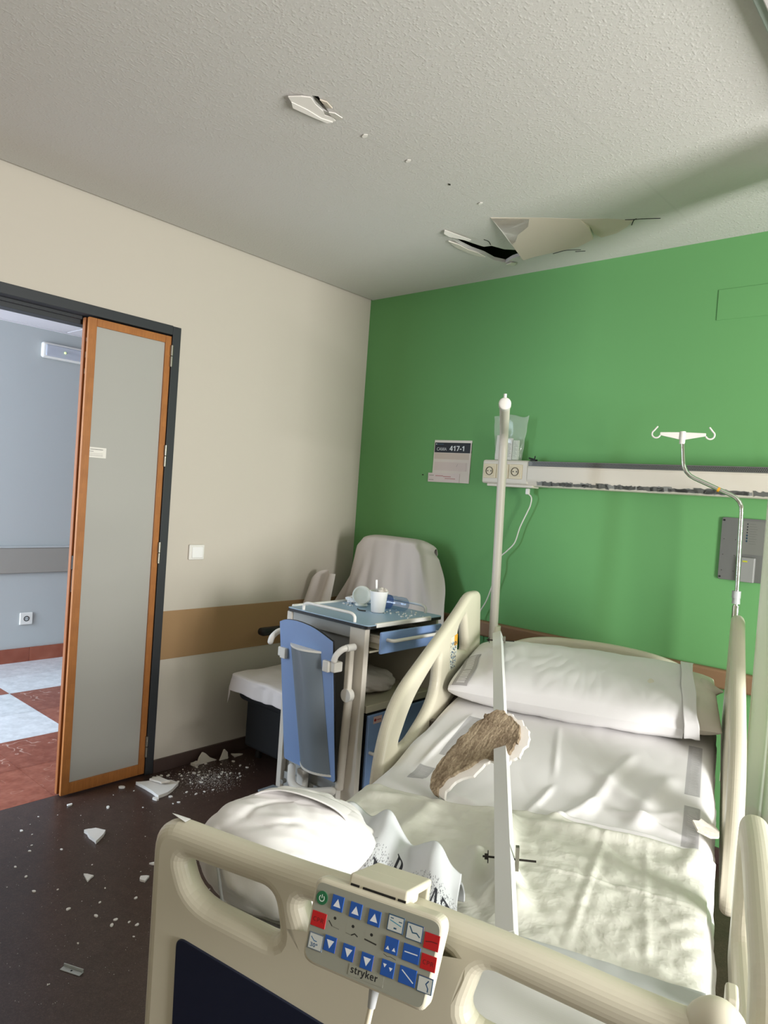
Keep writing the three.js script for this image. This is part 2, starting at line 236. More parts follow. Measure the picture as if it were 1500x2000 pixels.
{ // narrow fixed leaf of the double door
  const d = st(thing('door_1', null, null, [-0.022, 0, 1.536]));
  const zL = 1.735, zR = 1.338;
  bx('stile', M.wood, d, -0.016, 0, 0.008, 2.092, zL - 0.036, zL, 0.002); bx('stile', M.woodEdge, d, -0.052, -0.031, 0.008, 2.092, zL - 0.036, zL + 0.004, 0.002); bx('rebate', M.woodDark, d, -0.033, -0.014, 0.012, 2.088, zL - 0.036, zL - 0.014, 0);
  bx('stile', M.wood, d, -0.046, 0, 0.008, 2.092, zR, zR + 0.03, 0.002);
  bx('rail', M.wood, d, -0.045, -0.0005, 2.058, 2.092, zR + 0.03, zL - 0.036, 0.002); bx('rail', M.wood, d, -0.045, -0.0005, 0.008, 0.058, zR + 0.03, zL - 0.036, 0.002);
  tag(bx('glass_pane', M.frost, d, -0.03, -0.008, 0.056, 2.06, zR + 0.028, zL - 0.034, 0), 'frosted grey glass pane');
  for (const y of [2.0, 1.53, 1.07, 0.14]) { const h = mesh('hinge', merge([rodG([0.004, y - 0.05, zR - 0.002], [0.004, y - 0.002, zR - 0.002], 0.007), rodG([0.004, y + 0.002, zR - 0.002], [0.004, y + 0.05, zR - 0.002], 0.0078)]), M.steel, d); h.position.set(-d.position.x, 0, -d.position.z); }
  bx('lock_plate', M.darkMetal, d, -0.034, -0.014, 1.0, 1.06, zL - 0.02, zL + 0.001, 0.001); bx('lock_plate', M.woodDark, d, -0.03, -0.018, 0.9, 0.998, zL - 0.02, zL - 0.003, 0.001);
  for (const y of [1.99, 1.92, 1.85]) bx('edge_wear', M.paper, d, -0.031, -0.0285, y, y + 0.03 * rr(0.5, 1), zL - 0.02, zL - 0.0055, 0);
  const note = canvasTex(256, 128, (c, w, h) => { c.fillStyle = '#e8e4dc'; c.fillRect(0, 0, w, h); c.fillStyle = '#3a3a3a'; c.fillRect(14, 20, 12, 12); for (let i = 0; i < 22; i++) c.fillRect(38 + i * 8, 22, 5, 9); for (let i = 0; i < 10; i++) c.fillRect(14 + i * 7, 50, 5, 6); c.fillStyle = '#8a8680'; for (const y of [74, 92, 104]) for (let i = 0; i < 20; i++) c.fillRect(14 + i * 10, y, 7, 4); });
  const ng = new THREE.BoxGeometry(0.001, 0.045, 0.085); const nm = mesh('notice_sticker', ng, std(0xffffff, 0.8, { map: note }), d); nm.position.set(-0.0075 - d.position.x, 1.515, 1.663 - d.position.z); tag(nm, 'small white printed sticker');
}
{ // corridor beyond the door
  const cf = st(thing('corridor_floor', null, null, [-1.2, 0, 1.5]));
  bx('screed', M.slab, cf, -2.5, -0.04, -0.1, -0.012, -1.6, 4.6, 0);
  const s = 0.405, mats = [[M.redMarble, M.redMarble2], [M.whiteMarble, M.whiteMarble2]];
  const tg = new THREE.BoxGeometry(1, 0.012, 1); let k = 0;
  const tile = (x0, x1, z0, z1, w) => { k++; const m = mesh('tile', tg, mats[w][k % 2], cf); m.scale.set(x1 - x0 - 0.0015, 1, z1 - z0 - 0.0015); m.position.set((x0 + x1) / 2 - cf.position.x, -0.006, (z0 + z1) / 2 - cf.position.z); m.rotation.y = [0, Math.PI / 2, Math.PI][0]; };
  for (let j = -7; j < 8; j++) {
    const z0 = 1.34 + j * s, z1 = z0 + s, blk = Math.floor(j / 2) & 1; if (z1 > 4.6 + s || z0 < -1.6) continue;
    for (const [i, x0, x1] of [[0, -0.42, -0.04], [1, -0.80, -0.42], [2, -1.21, -0.80], [3, -1.62, -1.21], [4, -2.0, -1.62], [5, -2.36, -2.0]]) {
      const row = i >> 1; tile(x0, x1, z0, Math.min(z1, 4.6), row === 0 ? 0 : row === 1 ? (blk === 0 ? 1 : 0) : (blk === 0 ? 0 : 1));
    }
  }
  st(bx('wall_corridor', M.corridor, null, -2.5, -2.36, -0.1, 3, -1.6, 4.6, 0));
  st(bx('wall_corridor_end', M.corridor, null, -2.5, 0, -0.1, 3, -1.75, -1.6, 0));
  st(mesh('wall_corridor_window', slabG(rect(-2.5, 0, -0.1, 3), 0.15, 0, [rect(-2.1, -0.3, 0.4, 2.15)]).translate(0, 0, 4.675), M.corridor));
  const w = st(thing('window_2', null, null, [-1.2, 0.4, 4.675])); const f = 0.05;
  mesh('window_frame', merge([bxg(-0.9, 0.9, 0, f, -0.03, 0.03, 0), bxg(-0.9, 0.9, 1.7, 1.75, -0.03, 0.03, 0), bxg(-0.9, -0.85, f, 1.7, -0.03, 0.03, 0), bxg(0.85, 0.9, f, 1.7, -0.03, 0.03, 0)]), M.white, w);
  mesh('pane', bxg(-0.85, 0.85, f, 1.7, -0.003, 0.003, 0), M.clear, w);
  const bb = st(thing('baseboard_corridor', null, null, [-2.354, 0, 1.5])); for (let j = -7; j < 8; j++) { const z0 = 1.34 + j * s; bx('skirting_tile', j & 1 ? M.redMarble : M.redMarble2, bb, -2.36, -2.346, 0, 0.103, z0 + 0.001, z0 + s - 0.001, 0.001); }
  const hr = st(thing('trim_3', null, null, [-2.34, 0.66, 1.5])); bx('wall_guard', M.corrBand, hr, -2.36, -2.335, 0.66, 0.845, -1.58, 4.5, 0.006); bx('guard_cap', M.corridor, hr, -2.36, -2.33, 0.845, 0.86, -1.58, 4.5, 0.004);
  const cc = st(thing('ceiling_corridor', null, null, [-1.2, 2.455, 1.5]));
  for (let j = -6; j < 7; j++) for (const [x0, x1] of [[-2.335, -1.655], [-1.637, -0.96], [-0.945, -0.16]]) { const z0 = 1.44 + j * 0.62; if (z0 > -1.6 && z0 + 0.6 < 4.6) bx('ceiling_panel', M.corrCeil, cc, x0, x1, 2.455, 2.472, z0, z0 + 0.605, 0.002); }
  bx('edge_trim', M.corrCeil, cc, -2.36, -2.34, 2.45, 2.466, -1.6, 4.6, 0); bx('ceiling_grid', M.greyPlastic, cc, -2.36, -0.14, 2.475, 2.49, -1.6, 4.6, 0);
}

// ---------------------------------------------------------------- the bed (its own axes: x across, y up, -z from foot to head)
const BED = { pos: [2.34, 0, 2.30], turn: 16.25 * D2R };
const bedThing = (name, label, category, group) => thing(name, label, category, BED.pos, BED.turn, group);
const mattTop = (z) => 0.604 + 0.125 * Math.max(0, -z - 0.9) * sm(0.82, 1.15, -z) + 0.0;
{
  const b = bedThing('hospital_bed', 'cream adjustable hospital bed with navy foot panel standing askew to the green wall', 'bed');
  // footboard: plate with three grip openings and a navy field
  const out = roundPoly([[-0.468, 0.2, 0.04], [-0.472, 0.822, 0.06], [-0.2, 0.815, 0.2], [0, 0.82, 0.2], [0.2, 0.81, 0.2], [0.40, 0.79, 0.12], [0.465, 0.80, 0.05], [0.468, 0.2, 0.04]], 0.05, 8);
  const h1 = roundPoly([[-0.405, 0.765, 0.02], [-0.375, 0.70, 0.05], [-0.195, 0.685, 0.03], [-0.215, 0.765, 0.025]], 0.03, 6);
  const h2 = roundPoly([[-0.165, 0.766, 0.02], [-0.125, 0.682, 0.04], [0.065, 0.676, 0.03], [0.1, 0.764, 0.025]], 0.03, 6);
  const h3 = roundPoly([[0.14, 0.762, 0.02], [0.115, 0.674, 0.04], [0.36, 0.668, 0.03], [0.375, 0.738, 0.025]], 0.03, 6);
  const fb = mesh('footboard', slabG(out, 0.052, 0.0235, [h1, h2, h3], 6), M.bed, b);
  mesh('navy_panel', slabG(roundPoly([[-0.39, 0.26, 0.02], [-0.397, 0.635, 0.02], [-0.22, 0.612, 0.3], [0, 0.58, 0.3], [0.22, 0.60, 0.3], [0.397, 0.635, 0.02], [0.39, 0.26, 0.02]], 0.02, 8), 0.006, 0.0015).translate(0, 0, 0.0262), M.navy, fb);
  const scr = (pts) => mesh('scratch', tubeG(pts.map(([x, y]) => [x, y, 0.0295]), 0.0007, 12, 4), M.greyPlastic, fb);
  scr([[-0.31, 0.505], [-0.308, 0.495], [-0.309, 0.485]]); scr([[-0.3, 0.503], [-0.297, 0.49], [-0.299, 0.48]]); scr([[-0.285, 0.478], [-0.283, 0.472]]);
  mesh('tape_scrap', clothG((u, v) => [-0.442 + 0.03 * u, 0.8215 + 0.008 * (1 - u) * v, -0.008 + 0.014 * v], 8, 6, 0.0008), M.sheet, fb);
  // corner bumpers of the foot end
  mesh('corner_bumper', new THREE.SphereGeometry(0.04, 20, 14).scale(1, 1.2, 0.85).translate(0.438, 0.772, 0), M.bed, b);
  // headboard
  mesh('headboard', slabG(roundPoly([[-0.46, 0.35, 0.03], [-0.46, 0.76, 0.1], [-0.30, 0.85, 0.12], [0, 0.868, 0.3], [0.28, 0.845, 0.25], [0.46, 0.745, 0.1], [0.46, 0.35, 0.03]], 0.05, 8), 0.045, 0.02, [roundPoly([[-0.3, 0.72], [-0.24, 0.79], [0.24, 0.79], [0.32, 0.72]], 0.03)], 5).translate(0, 0, -2.1), M.bed, b);
  // side rails by the head
  const rail = (x, s, up) => {
    const Y = (y) => 0.5 + (y - 0.5) * up;
    const o = roundPoly([[-1.845, Y(1.05), 0.03], [-1.72, Y(1.055), 0.04], [-1.58, Y(0.99), 0.1], [-1.3, Y(0.885), 0.2], [-1.06, Y(0.795), 0.14], [-0.955, Y(0.66), 0.1], [-0.925, 0.44, 0.05], [-1.2, 0.47, 0.05], [-1.55, 0.56, 0.05], [-1.93, 0.62, 0.05]], 0.05, 7).map(([z, y]) => [-z, y]);
    const hA = roundPoly([[-1.655, Y(0.972), 0.01], [-1.585, Y(0.93), 0.02], [-1.57, Y(0.85), 0.02], [-1.72, Y(0.82), 0.03]], 0.02, 5).map(([z, y]) => [-z, y]);
    const hB = roundPoly([[-1.405, Y(0.862), 0.02], [-1.3, Y(0.815), 0.1], [-1.16, Y(0.745), 0.08], [-1.06, 0.625, 0.03], [-1.17, 0.605, 0.06], [-1.34, 0.675, 0.06], [-1.40, 0.735, 0.04]], 0.03, 5).map(([z, y]) => [-z, y]);
    const g = slabG(o, 0.042, 0.019, [hA, hB], 6); g.rotateY(Math.PI / 2); g.translate(x, 0, 0);   // outline x runs towards the head
    return mesh('side_rail', g, M.bed, b);
  };
  const lr = rail(-0.482, -1, 1.0), rl = rail(0.493, 1, 1.06);
  // moulded pivot body on the inside of the left rail, tag and hinge blocks
  mesh('pivot_block', bxg(-0.462, -0.447, 0.6, 0.64, -1.36, -1.33, 0.003), M.deck, lr);
  mesh('guide_bar', rodG([-0.452, 0.56, -1.12], [-0.452, 0.66, -1.6], 0.012), M.deck, lr);
  const lab = canvasTex(64, 128, (c) => { c.fillStyle = '#d9d6c4'; c.fillRect(0, 0, 64, 128); let s = 5; const r = () => (s = (s * 16807) % 2147483647) / 2147483647; c.fillStyle = '#e0a02a'; c.fillRect(34, 0, 30, 40); for (let i = 0; i < 150; i++) { c.fillStyle = ['#1c2b4a', '#2f6f9e', '#10131a'][Math.floor(r() * 3)]; c.fillRect(4 + Math.floor(r() * 13) * 4, 20 + Math.floor(r() * 26) * 4, 4, 4); } });
  const lg = new THREE.BoxGeometry(0.0012, 0.13, 0.075); lg.rotateX(0.05); mesh('warning_label', lg.translate(-0.4605, 0.845, -1.535), std(0xffffff, 0.6, { map: lab }), lr);
  // foot side rail on the window side
  mesh('side_rail', slabG(roundPoly([[0.66, 0.5, 0.05], [0.655, 0.835, 0.07], [0.45, 0.85, 0.12], [0.08, 0.8, 0.08], [0.03, 0.5, 0.06]], 0.06, 8), 0.052, 0.024, [roundPoly([[0.6, 0.6], [0.59, 0.78], [0.16, 0.755], [0.14, 0.6]], 0.05)], 6).rotateY(Math.PI / 2).translate(0.507, 0, 0), M.bed, b);
  mesh('release_lever', merge([bxg(0.462, 0.482, 0.62, 0.66, -0.32, -0.27, 0.006), bxg(0.458, 0.476, 0.585, 0.63, -0.30, -0.285, 0.005)]), M.bed, b);
  // deck, base frame, lift columns and castors
  mesh('deck', merge([bxg(-0.43, 0.43, 0.42, 0.452, -0.9, -0.04, 0.006), bxg(-0.43, 0.43, 0.42, 0.452, -2.05, -0.9, 0.006)]), M.deck, b);
  mesh('base_frame', merge([bxg(-0.36, -0.3, 0.16, 0.22, -1.95, -0.1, 0.006), bxg(0.3, 0.36, 0.16, 0.22, -1.95, -0.1, 0.006), bxg(-0.36, 0.36, 0.16, 0.22, -1.95, -1.87, 0.006), bxg(-0.36, 0.36, 0.16, 0.22, -0.18, -0.1, 0.006)]), M.bed, b);
  for (const z of [-0.5, -1.5]) mesh('lift_column', bxg(-0.09, 0.09, 0.2, 0.43, z - 0.09, z + 0.09, 0.01), M.greyPlastic, b);
  for (const x of [-0.36, 0.36]) for (const z of [-0.14, -1.91]) mesh('castor', merge([cyl(0.075, 0.075, 0.035, 24).rotateZ(Math.PI / 2).translate(x, 0.075, z), bxg(x - 0.025, x + 0.025, 0.13, 0.18, z - 0.03, z + 0.03, 0.005)]), M.greyPlastic, b);
}
{ // mattress and the fitted sheet over it
  const mt = bedThing('mattress', 'dark mattress under the white bottom sheet of the bed', 'mattress');
  const cross = (s, hw, top, low, r) => { // s from -1 to 1 along a rounded cross-section
    const flat = hw - r, arc = r * Math.PI / 2, side = top - r - low, L = flat + arc + side, d = Math.abs(s) * L, g = Math.sign(s);
    if (d < flat) return [g * d, top]; if (d < flat + arc) { const a = (d - flat) / r; return [g * (flat + r * Math.sin(a)), top - r + r * Math.cos(a)]; } return [g * hw, top - r - (d - flat - arc)];
  };
  const mz = (v) => lerp(-0.04, -2.05, v);
  const g = clothG((u, v) => { const z = mz(v), c = cross(u * 2 - 1, 0.432, mattTop(z) - 0.012, 0.456 + 0.6 * (mattTop(z) - 0.604), 0.04); return [c[0], c[1], z]; }, 40, 60, 0.008);
  mesh('cover', g, M.matt, mt); mesh('core', merge([bxg(-0.42, 0.42, 0.457, 0.58, -0.95, -0.05, 0.02), bxg(-0.42, 0.42, 0.457, 0.60, -1.3, -0.95, 0.02), bxg(-0.42, 0.42, 0.5, 0.64, -2.04, -1.3, 0.02)]), M.matt, mt);
}
// folds of the bottom sheet: [x0, z0, x1, z1, width, height]
const FOLDS = [[0.21, -1.32, 0.13, -0.93, 0.022, 0.012], [0.15, -1.02, 0.06, -0.84, 0.018, 0.011], [0.33, -1.24, 0.25, -0.92, 0.035, 0.012], [0.05, -0.88, 0.36, -0.90, 0.018, 0.014], [-0.03, -1.42, 0.02, -1.12, 0.012, 0.006], [0.0, -0.80, 0.40, -0.86, 0.03, 0.01], [-0.33, -1.38, -0.36, -1.0, 0.012, 0.007], [0.26, -0.96, 0.40, -1.08, 0.03, 0.014], [-0.36, -0.92, -0.1, -0.82, 0.025, 0.008], [0.1, -1.2, 0.3, -1.02, 0.03, 0.008], [0.38, -0.75, 0.44, -0.95, 0.03, 0.012], [0.03, -1.05, 0.0, -0.86, 0.012, 0.008], [0.2, -1.0, 0.38, -0.95, 0.016, 0.01]];
function ridge(x, z, f) { const [x0, z0, x1, z1, w, h] = f, dx = x1 - x0, dz = z1 - z0, L2 = dx * dx + dz * dz, t = Math.max(-0.15, Math.min(1.15, ((x - x0) * dx + (z - z0) * dz) / L2)), px = x - x0 - t * dx, pz = z - z0 - t * dz, d = Math.hypot(px, pz); return h * Math.exp(-(d * d) / (w * w * 0.6)) * sm(-0.15, 0.2, t) * sm(1.15, 0.75, t); }
function sheetY(x, z) {
  let y = mattTop(z) + 0.002; for (const f of FOLDS) y += ridge(x, z, f);
  y += 0.004 * nz(x * 5, z * 4) + 0.0025 * Math.abs(nz(x * 11 + 3, z * 7 + z * x)); return y;
}
{
  const sh = bedThing('bed_sheet', 'rumpled white bottom sheet with grey woven bands on the bed', 'sheet');
  const tex = canvasTex(1024, 2048, (c, w, h) => { // u: x -0.47..0.47 (over the edges), v: z -0.03..-2.06
    c.fillStyle = '#ffffff'; c.fillRect(0, 0, w, h);
    const X = (x) => (x + 0.56) / 1.12 * w, Z = (z) => (1 - (-0.03 - z) / 2.03) * h;
    let s = 11; const r = () => (s = (s * 16807) % 2147483647) / 2147483647;
    const band = (x0, x1, z0, z1) => { c.fillStyle = '#c9c9cb'; c.fillRect(X(x0), Z(z1), X(x1) - X(x0), Z(z0) - Z(z1)); c.strokeStyle = '#dededf'; c.lineWidth = 2.2; for (let z = z0 - 0.008; z > z1 + 0.01; z -= 0.0065) { c.beginPath(); c.moveTo(X(lerp(x0, x1, 0.22 + 0.1 * r())), Z(z)); c.lineTo(X(lerp(x0, x1, 0.68 + 0.2 * r())), Z(z + rrs(r))); c.stroke(); } };
    const rrs = (q) => (q() - 0.5) * 0.006;
    band(0.372, 0.412, -1.17, -1.5); band(0.375, 0.415, -0.9, -1.11); band(-0.33, -0.285, -1.08, -1.38); band(-0.36, -0.31, -0.9, -1.0);
  });
  const top = clothG((u, v) => {
    const z = lerp(-0.03, -2.06, v), s = u * 2 - 1, hw = 0.449 + 0.006 * nz(z * 6, s > 0 ? 4 : 9), r = 0.045, flat = hw - r, arc = r * Math.PI / 2, L = 0.56, d = Math.abs(s) * L, g = Math.sign(s);
    const rag = 0.02 * nz(z * 9, g * 3) ; const cut = (g < 0 ? 0.5 : 0.545) + rag; const dd = Math.min(d, cut);
    let x, y; const t = sheetY(g * Math.min(dd, flat), z);
    if (dd < flat) { x = g * dd; y = t; } else if (dd < flat + arc) { const a = (dd - flat) / r; x = g * (flat + r * Math.sin(a)); y = t - r + r * Math.cos(a); } else { x = g * (hw + 0.003 + 0.006 * Math.abs(nz(z * 14, 7 * g))); y = t - r - (dd - flat - arc); }
    return [x, y, z];
  }, 240, 420, 0.0025);
  mesh('sheet_cloth', top, std(0xe9e7e6, 0.9, { map: tex, bumpMap: texCloth, bumpScale: 0.0002 }), sh);
}
{ // quilted absorbent pad across the middle of the bed
  const pd = bedThing('bed_pad', 'greenish white quilted absorbent pad spread across the bed', 'bed pad');
  const pr = [[-0.03, -0.8, 0.02, -0.55, 0.03, 0.03], [0.02, -0.55, 0.1, -0.38, 0.035, 0.035], [-0.22, -0.77, -0.24, -0.5, 0.03, 0.016], [0.06, -0.52, 0.02, -0.40, 0.025, 0.025], [-0.05, -0.6, -0.02, -0.45, 0.03, 0.02], [0.205, -0.84, 0.2, -0.36, 0.012, 0.0045], [0.07, -0.83, 0.34, -0.86, 0.03, 0.008], [0.3, -0.84, 0.34, -0.35, 0.012, 0.0025], [0.1, -0.6, 0.4, -0.62, 0.006, 0.003], [-0.4, -0.7, -0.25, -0.76, 0.03, 0.012]];
  const g = clothG((u, v) => {
    const x = lerp(-0.428, 0.436, u), zt = -0.79 - 0.075 * sm(0.2, 0.6, u) + 0.012 * nz(u * 6, 2), zb = lerp(-0.12, -0.31, sm(0.35, 0.7, u)) + 0.01 * nz(u * 5, 8), z = lerp(zb, zt, v);
    let y = sheetY(x, z) + 0.006; for (const f of pr) y += ridge(x, z, f); y += 0.004 * Math.abs(nz(x * 16, z * 14)) + 0.003 * nz(x * 30, z * 26);
    if (x > 0.39) y -= 0.5 * (x - 0.39) ** 2 * 10; if (x < -0.39) y -= 0.5 * (x + 0.39) ** 2 * 10;
    return [x, y, z];
  }, 220, 150, 0.003, (u, v) => [u * 0.86, v * 0.6]);
  mesh('pad_cloth', g, M.pad, pd);
  const bd = clothG((u, v) => { const x = lerp(-0.1, 0.436, u), z = lerp(-0.25, -0.335, v) + lerp(0.02, 0, u); return [x, sheetY(x, z) + 0.011 + 0.002 * nz(x * 20, z * 20), z]; }, 60, 10, 0.0015);
  tag(mesh('pad_border', bd, std(0xc3c6c4, 0.7), pd), 'thin grey film edge');
}
// pillow body: a cushion with pinched corners
function cushionG(W, T, D, opt = {}) {
  const { p = 3.2, q = 0.42, nu = 120, nv = 70, wr = 0.006, sx = 0, x0 = -1, x1 = 1, f = 5 } = opt; const parts = [];
  const side = (sgn) => (u, v) => { const a = lerp(x0, x1, u), b = v * 2 - 1; const e = Math.pow(Math.max(0, 1 - Math.pow(Math.abs(a), p)), q) * Math.pow(Math.max(0, 1 - Math.pow(Math.abs(b), p)), q); const pin = 1 - 0.05 * (1 - a * a) * 0 ; const x = a * W * (1 - 0.04 * (1 - b * b) * -1 * 0), z = b * D * (1 - 0.06 * a * a); let y = sgn * T * e; y += e * (wr * nz(a * f + sx, b * f * 0.6, sgn) + wr * 0.7 * Math.abs(nz(a * f * 2.3 + sx, b * 2.2, sgn + 4)));
    return [x * pin, y, z]; };
  for (const s of [1, -1]) { const P = [], U = [], I = []; for (let j = 0; j <= nv; j++) for (let i = 0; i <= nu; i++) { P.push(...side(s)(i / nu, j / nv)); U.push(i / nu, j / nv); } const w = nu + 1; for (let j = 0; j < nv; j++) for (let i = 0; i < nu; i++) { const a = j * w + i; if (s > 0) I.push(a, a + w, a + 1, a + 1, a + w, a + w + 1); else I.push(a, a + 1, a + w, a + 1, a + w + 1, a + w); } const g = new THREE.BufferGeometry(); g.setAttribute('position', new THREE.Float32BufferAttribute(P, 3)); g.setAttribute('uv', new THREE.Float32BufferAttribute(U, 2)); g.setIndex(I); g.computeVertexNormals(); parts.push(g); }
  return merge(parts);
}
{ // head pillow in its white case, the case open at the window end
  const p = bedThing('pillow', 'plump white pillow in an open-ended case with grey lettered band at the bed head', 'pillow');
  const holder = new THREE.Matrix4().makeRotationFromEuler(new THREE.Euler(8 * D2R, 3.5 * D2R, 0)).setPosition(-0.004, 0.772, -1.705);
  const put = (g) => g.applyMatrix4(holder);
  mesh('pillow_core', put(cushionG(0.455, 0.068, 0.255, { x0: 0.0, x1: 1, wr: 0.012, sx: 4 })), M.pillowCore, p);
  mesh('pillowcase', put(cushionG(0.455, 0.076, 0.268, { x0: -0.985, x1: 0.75, wr: 0.006, sx: 1, nu: 200, p: 4.2, f: 3.4 })), M.pillow, p);
  // loose hem of the case: a strap lying round the mouth
  const hem = clothG((u, v) => { const t = lerp(-0.2, 2.75, v), b = Math.cos(t), c = Math.sin(t); const a = 0.72 + 0.09 * u + 0.015 * nz(v * 4, u); const e = Math.pow(1 - Math.pow(0.74, 3.2), 0.42); const z = b * 0.276, y = Math.sign(c) * Math.pow(Math.abs(c), 0.55) * 0.078 * e * 1.08 + 0.006; return [a * 0.462 + 0.012 * (1 - c), y + 0.004 * nz(v * 5, u * 2), z]; }, 8, 60, 0.002);
  mesh('case_hem', put(hem), M.pillow, p);
  // corner of the pillow standing out beyond the case
  mesh('pillow_corner', put(bodyG((u, v) => { const a = u * Math.PI * 2, t = v; const r = 0.075 * Math.pow(Math.sin(Math.PI * Math.min(1, 0.12 + 0.88 * (1 - t))), 0.8) * (1 - t) + 0.004; return [0.37 + 0.105 * t, 0.004 + 0.018 * t + r * 0.75 * Math.sin(a), -0.10 + 0.03 * t + r * 1.8 * Math.cos(a)]; }, 32, 20)), M.pillowCore, p);
  const tx = canvasTex(128, 512, (c, w, h) => { c.fillStyle = '#a9a6a6'; c.fillRect(0, 0, w, h); c.strokeStyle = '#e4e2e2'; c.lineWidth = 5; for (let i = 0; i < 24; i++) { const y = 24 + i * 20; if (i === 16) continue; c.beginPath(); if (i % 3 === 0) { c.moveTo(30, y); c.lineTo(96, y + 4); c.lineTo(96, y + 12); c.lineTo(30, y + 12); } else if (i % 3 === 1) { c.moveTo(30, y); c.lineTo(98, y + 6); c.lineTo(30, y + 13); } else { c.moveTo(98, y); c.lineTo(30, y + 2); c.moveTo(98, y + 9); c.lineTo(30, y + 10); } c.stroke(); } });
  const band = clothG((u, v) => { const b = lerp(0.98, 0.05, v), a = lerp(-0.955, -0.83, u) + 0.02 * Math.sin(v * 5); const e = Math.pow(Math.max(0, 1 - Math.pow(Math.abs(a), 4.2)), 0.42) * Math.pow(Math.max(0, 1 - Math.pow(Math.abs(b), 4.2)), 0.42); return [a * 0.455, 0.076 * e + 0.0045 + 0.006 * e * nz(a * 3.4 + 1, b * 2, 1), b * 0.268 * (1 - 0.06 * a * a)]; }, 12, 60, 0.001);
  mesh('lettered_band', put(band), std(0xffffff, 0.9, { map: tx }), p);
  const band2 = clothG((u, v) => [lerp(0.325, 0.36, u), 0.075 + 0.002, lerp(-0.13, -0.2, v)], 4, 6, 0.001);
}
{ // second pillow bundled in white linen against the footboard
  const p = bedThing('pillow', 'white pillow bundled up in the corner behind the footboard', 'pillow');
  const g = bodyG((u, v) => {
    const a = u * Math.PI * 2, t = v * Math.PI, pw = (x, e) => Math.sign(x) * Math.pow(Math.abs(x), e); const cx = pw(Math.cos(a), 0.75) * pw(Math.sin(t), 0.8), cz = pw(Math.sin(a), 0.75) * pw(Math.sin(t), 0.8), cy = pw(Math.cos(t), 0.75);
    let k = 1 + 0.08 * nz(cx * 1.6, cy * 1.6, cz * 1.6) + 0.05 * Math.abs(nz(cx * 2.2 + 2, cy * 1.4, cz * 3.4)) - 0.03 * Math.abs(nz(cx * 3 + cz * 4, cy * 2 + 3, cz * 2)) - 0.035 * Math.exp(-((nz(cx * 1.0 + cz * 0.9, cy * 0.7 + 1, cz * 0.9 - cx * 0.5) / 0.09) ** 2));
    const x = cx * 0.135 * k, y = cy * 0.098 * k, z = cz * 0.16 * k; const lean = 0.25;
    return [-0.322 + x - 0.03 * cz, 0.706 + y + lean * z * 0.3 + 0.012 * (-cx), -0.21 + z];
  }, 140, 90);
  mesh('bundled_linen', g, M.bundle, p);
  const fl = (pts, w) => clothG((u, v) => { const c = new THREE.CatmullRomCurve3(pts.map(V)).getPoint(u); return [c.x + 0.004 * nz(u * 6, v), c.y + w * (v - 0.5) * 0.35, c.z + w * (v - 0.5)]; }, 40, 8, 0.003);
  mesh('linen_flap', fl([[-0.43, 0.765, -0.2], [-0.38, 0.805, -0.22], [-0.31, 0.808, -0.24], [-0.23, 0.775, -0.27], [-0.195, 0.70, -0.28]], 0.06), M.bundle, p);
  const sm2 = [[-0.395, 0.755, -0.06], [-0.37, 0.715, -0.045], [-0.36, 0.69, -0.04], [-0.345, 0.66, -0.035]];
  mesh('case_seam', tubeG(sm2, 0.003, 20, 6), M.greyPlastic, p);
}
{ // crumpled patient gown with printed hem
  const g0 = bedThing('patient_gown', 'folded pale grey gown with dark printed lettering behind the footboard', 'gown');
  const tx = canvasTex(1024, 512, (c, w, h) => {
    c.fillStyle = '#ffffff'; c.fillRect(0, 0, w, h); let s = 3; const r = () => (s = (s * 16807) % 2147483647) / 2147483647;
    c.fillStyle = '#55555c'; for (let i = 0; i < 9000; i++) { const y = 0.46 * h + Math.pow(r(), 0.7) * 0.5 * h; c.fillRect(r() * w, y, 2, 2 + r() * 3); }
    c.fillStyle = '#3c3c42'; const T = (t, x, y, px, a) => { c.save(); c.translate(x, y); c.rotate(a); c.font = 'bold ' + px + 'px serif'; c.fillText(t, 0, 0); c.restore(); };
    T('R.', 540, 272, 96, 0.1); T('IENC', 410, 360, 108, 0.1); T('TAT', 745, 345, 116, 0.05); T('ERÍA', 760, 450, 108, 0.05);
  });
  const hump = (u) => { const q = [[0.12, 0.05, 0.11], [0.40, 0.056, 0.13], [0.80, 0.05, 0.13]]; let y = 0.045; for (const [c, h, w] of q) y += h * Math.exp(-((u - c) ** 2) / (w * w)); return y; };
  const zpk = (u) => -0.37 - 0.03 * Math.sin(u * 5) + 0.03 * u;
  const g = clothG((u, v) => {
    const base = 0.622, hm = hump(u), x0 = lerp(-0.325, -0.005, u); const zp = zpk(u);
    let x, y, z; if (v < 0.25) { const t = v / 0.25; y = base + hm * Math.sin(t * Math.PI / 2); z = zp - 0.05 + 0.03 * t; x = x0; }
    else { const t = (v - 0.25) / 0.75; const fall = Math.pow(1 - t, 1.2); y = base + hm * (0.30 + 0.70 * (Math.cos(t * Math.PI) * 0.5 + 0.5)) - 0.0 * fall + 0.02 * (1 - t); z = lerp(zp - 0.02, -0.06, t); x = x0 + 0.075 * t; }
    x += 0.006 * nz(u * 8, v * 4); y += 0.005 * nz(u * 9, v * 6, 2); return [x, y, z];
  }, 160, 90, 0.004, (u, v) => [u, 1 - v]);
  mesh('gown_cloth', g, std(0xd8dadd, 0.95, { map: tx, bumpMap: texCloth, bumpScale: 0.0006 }), g0);
}
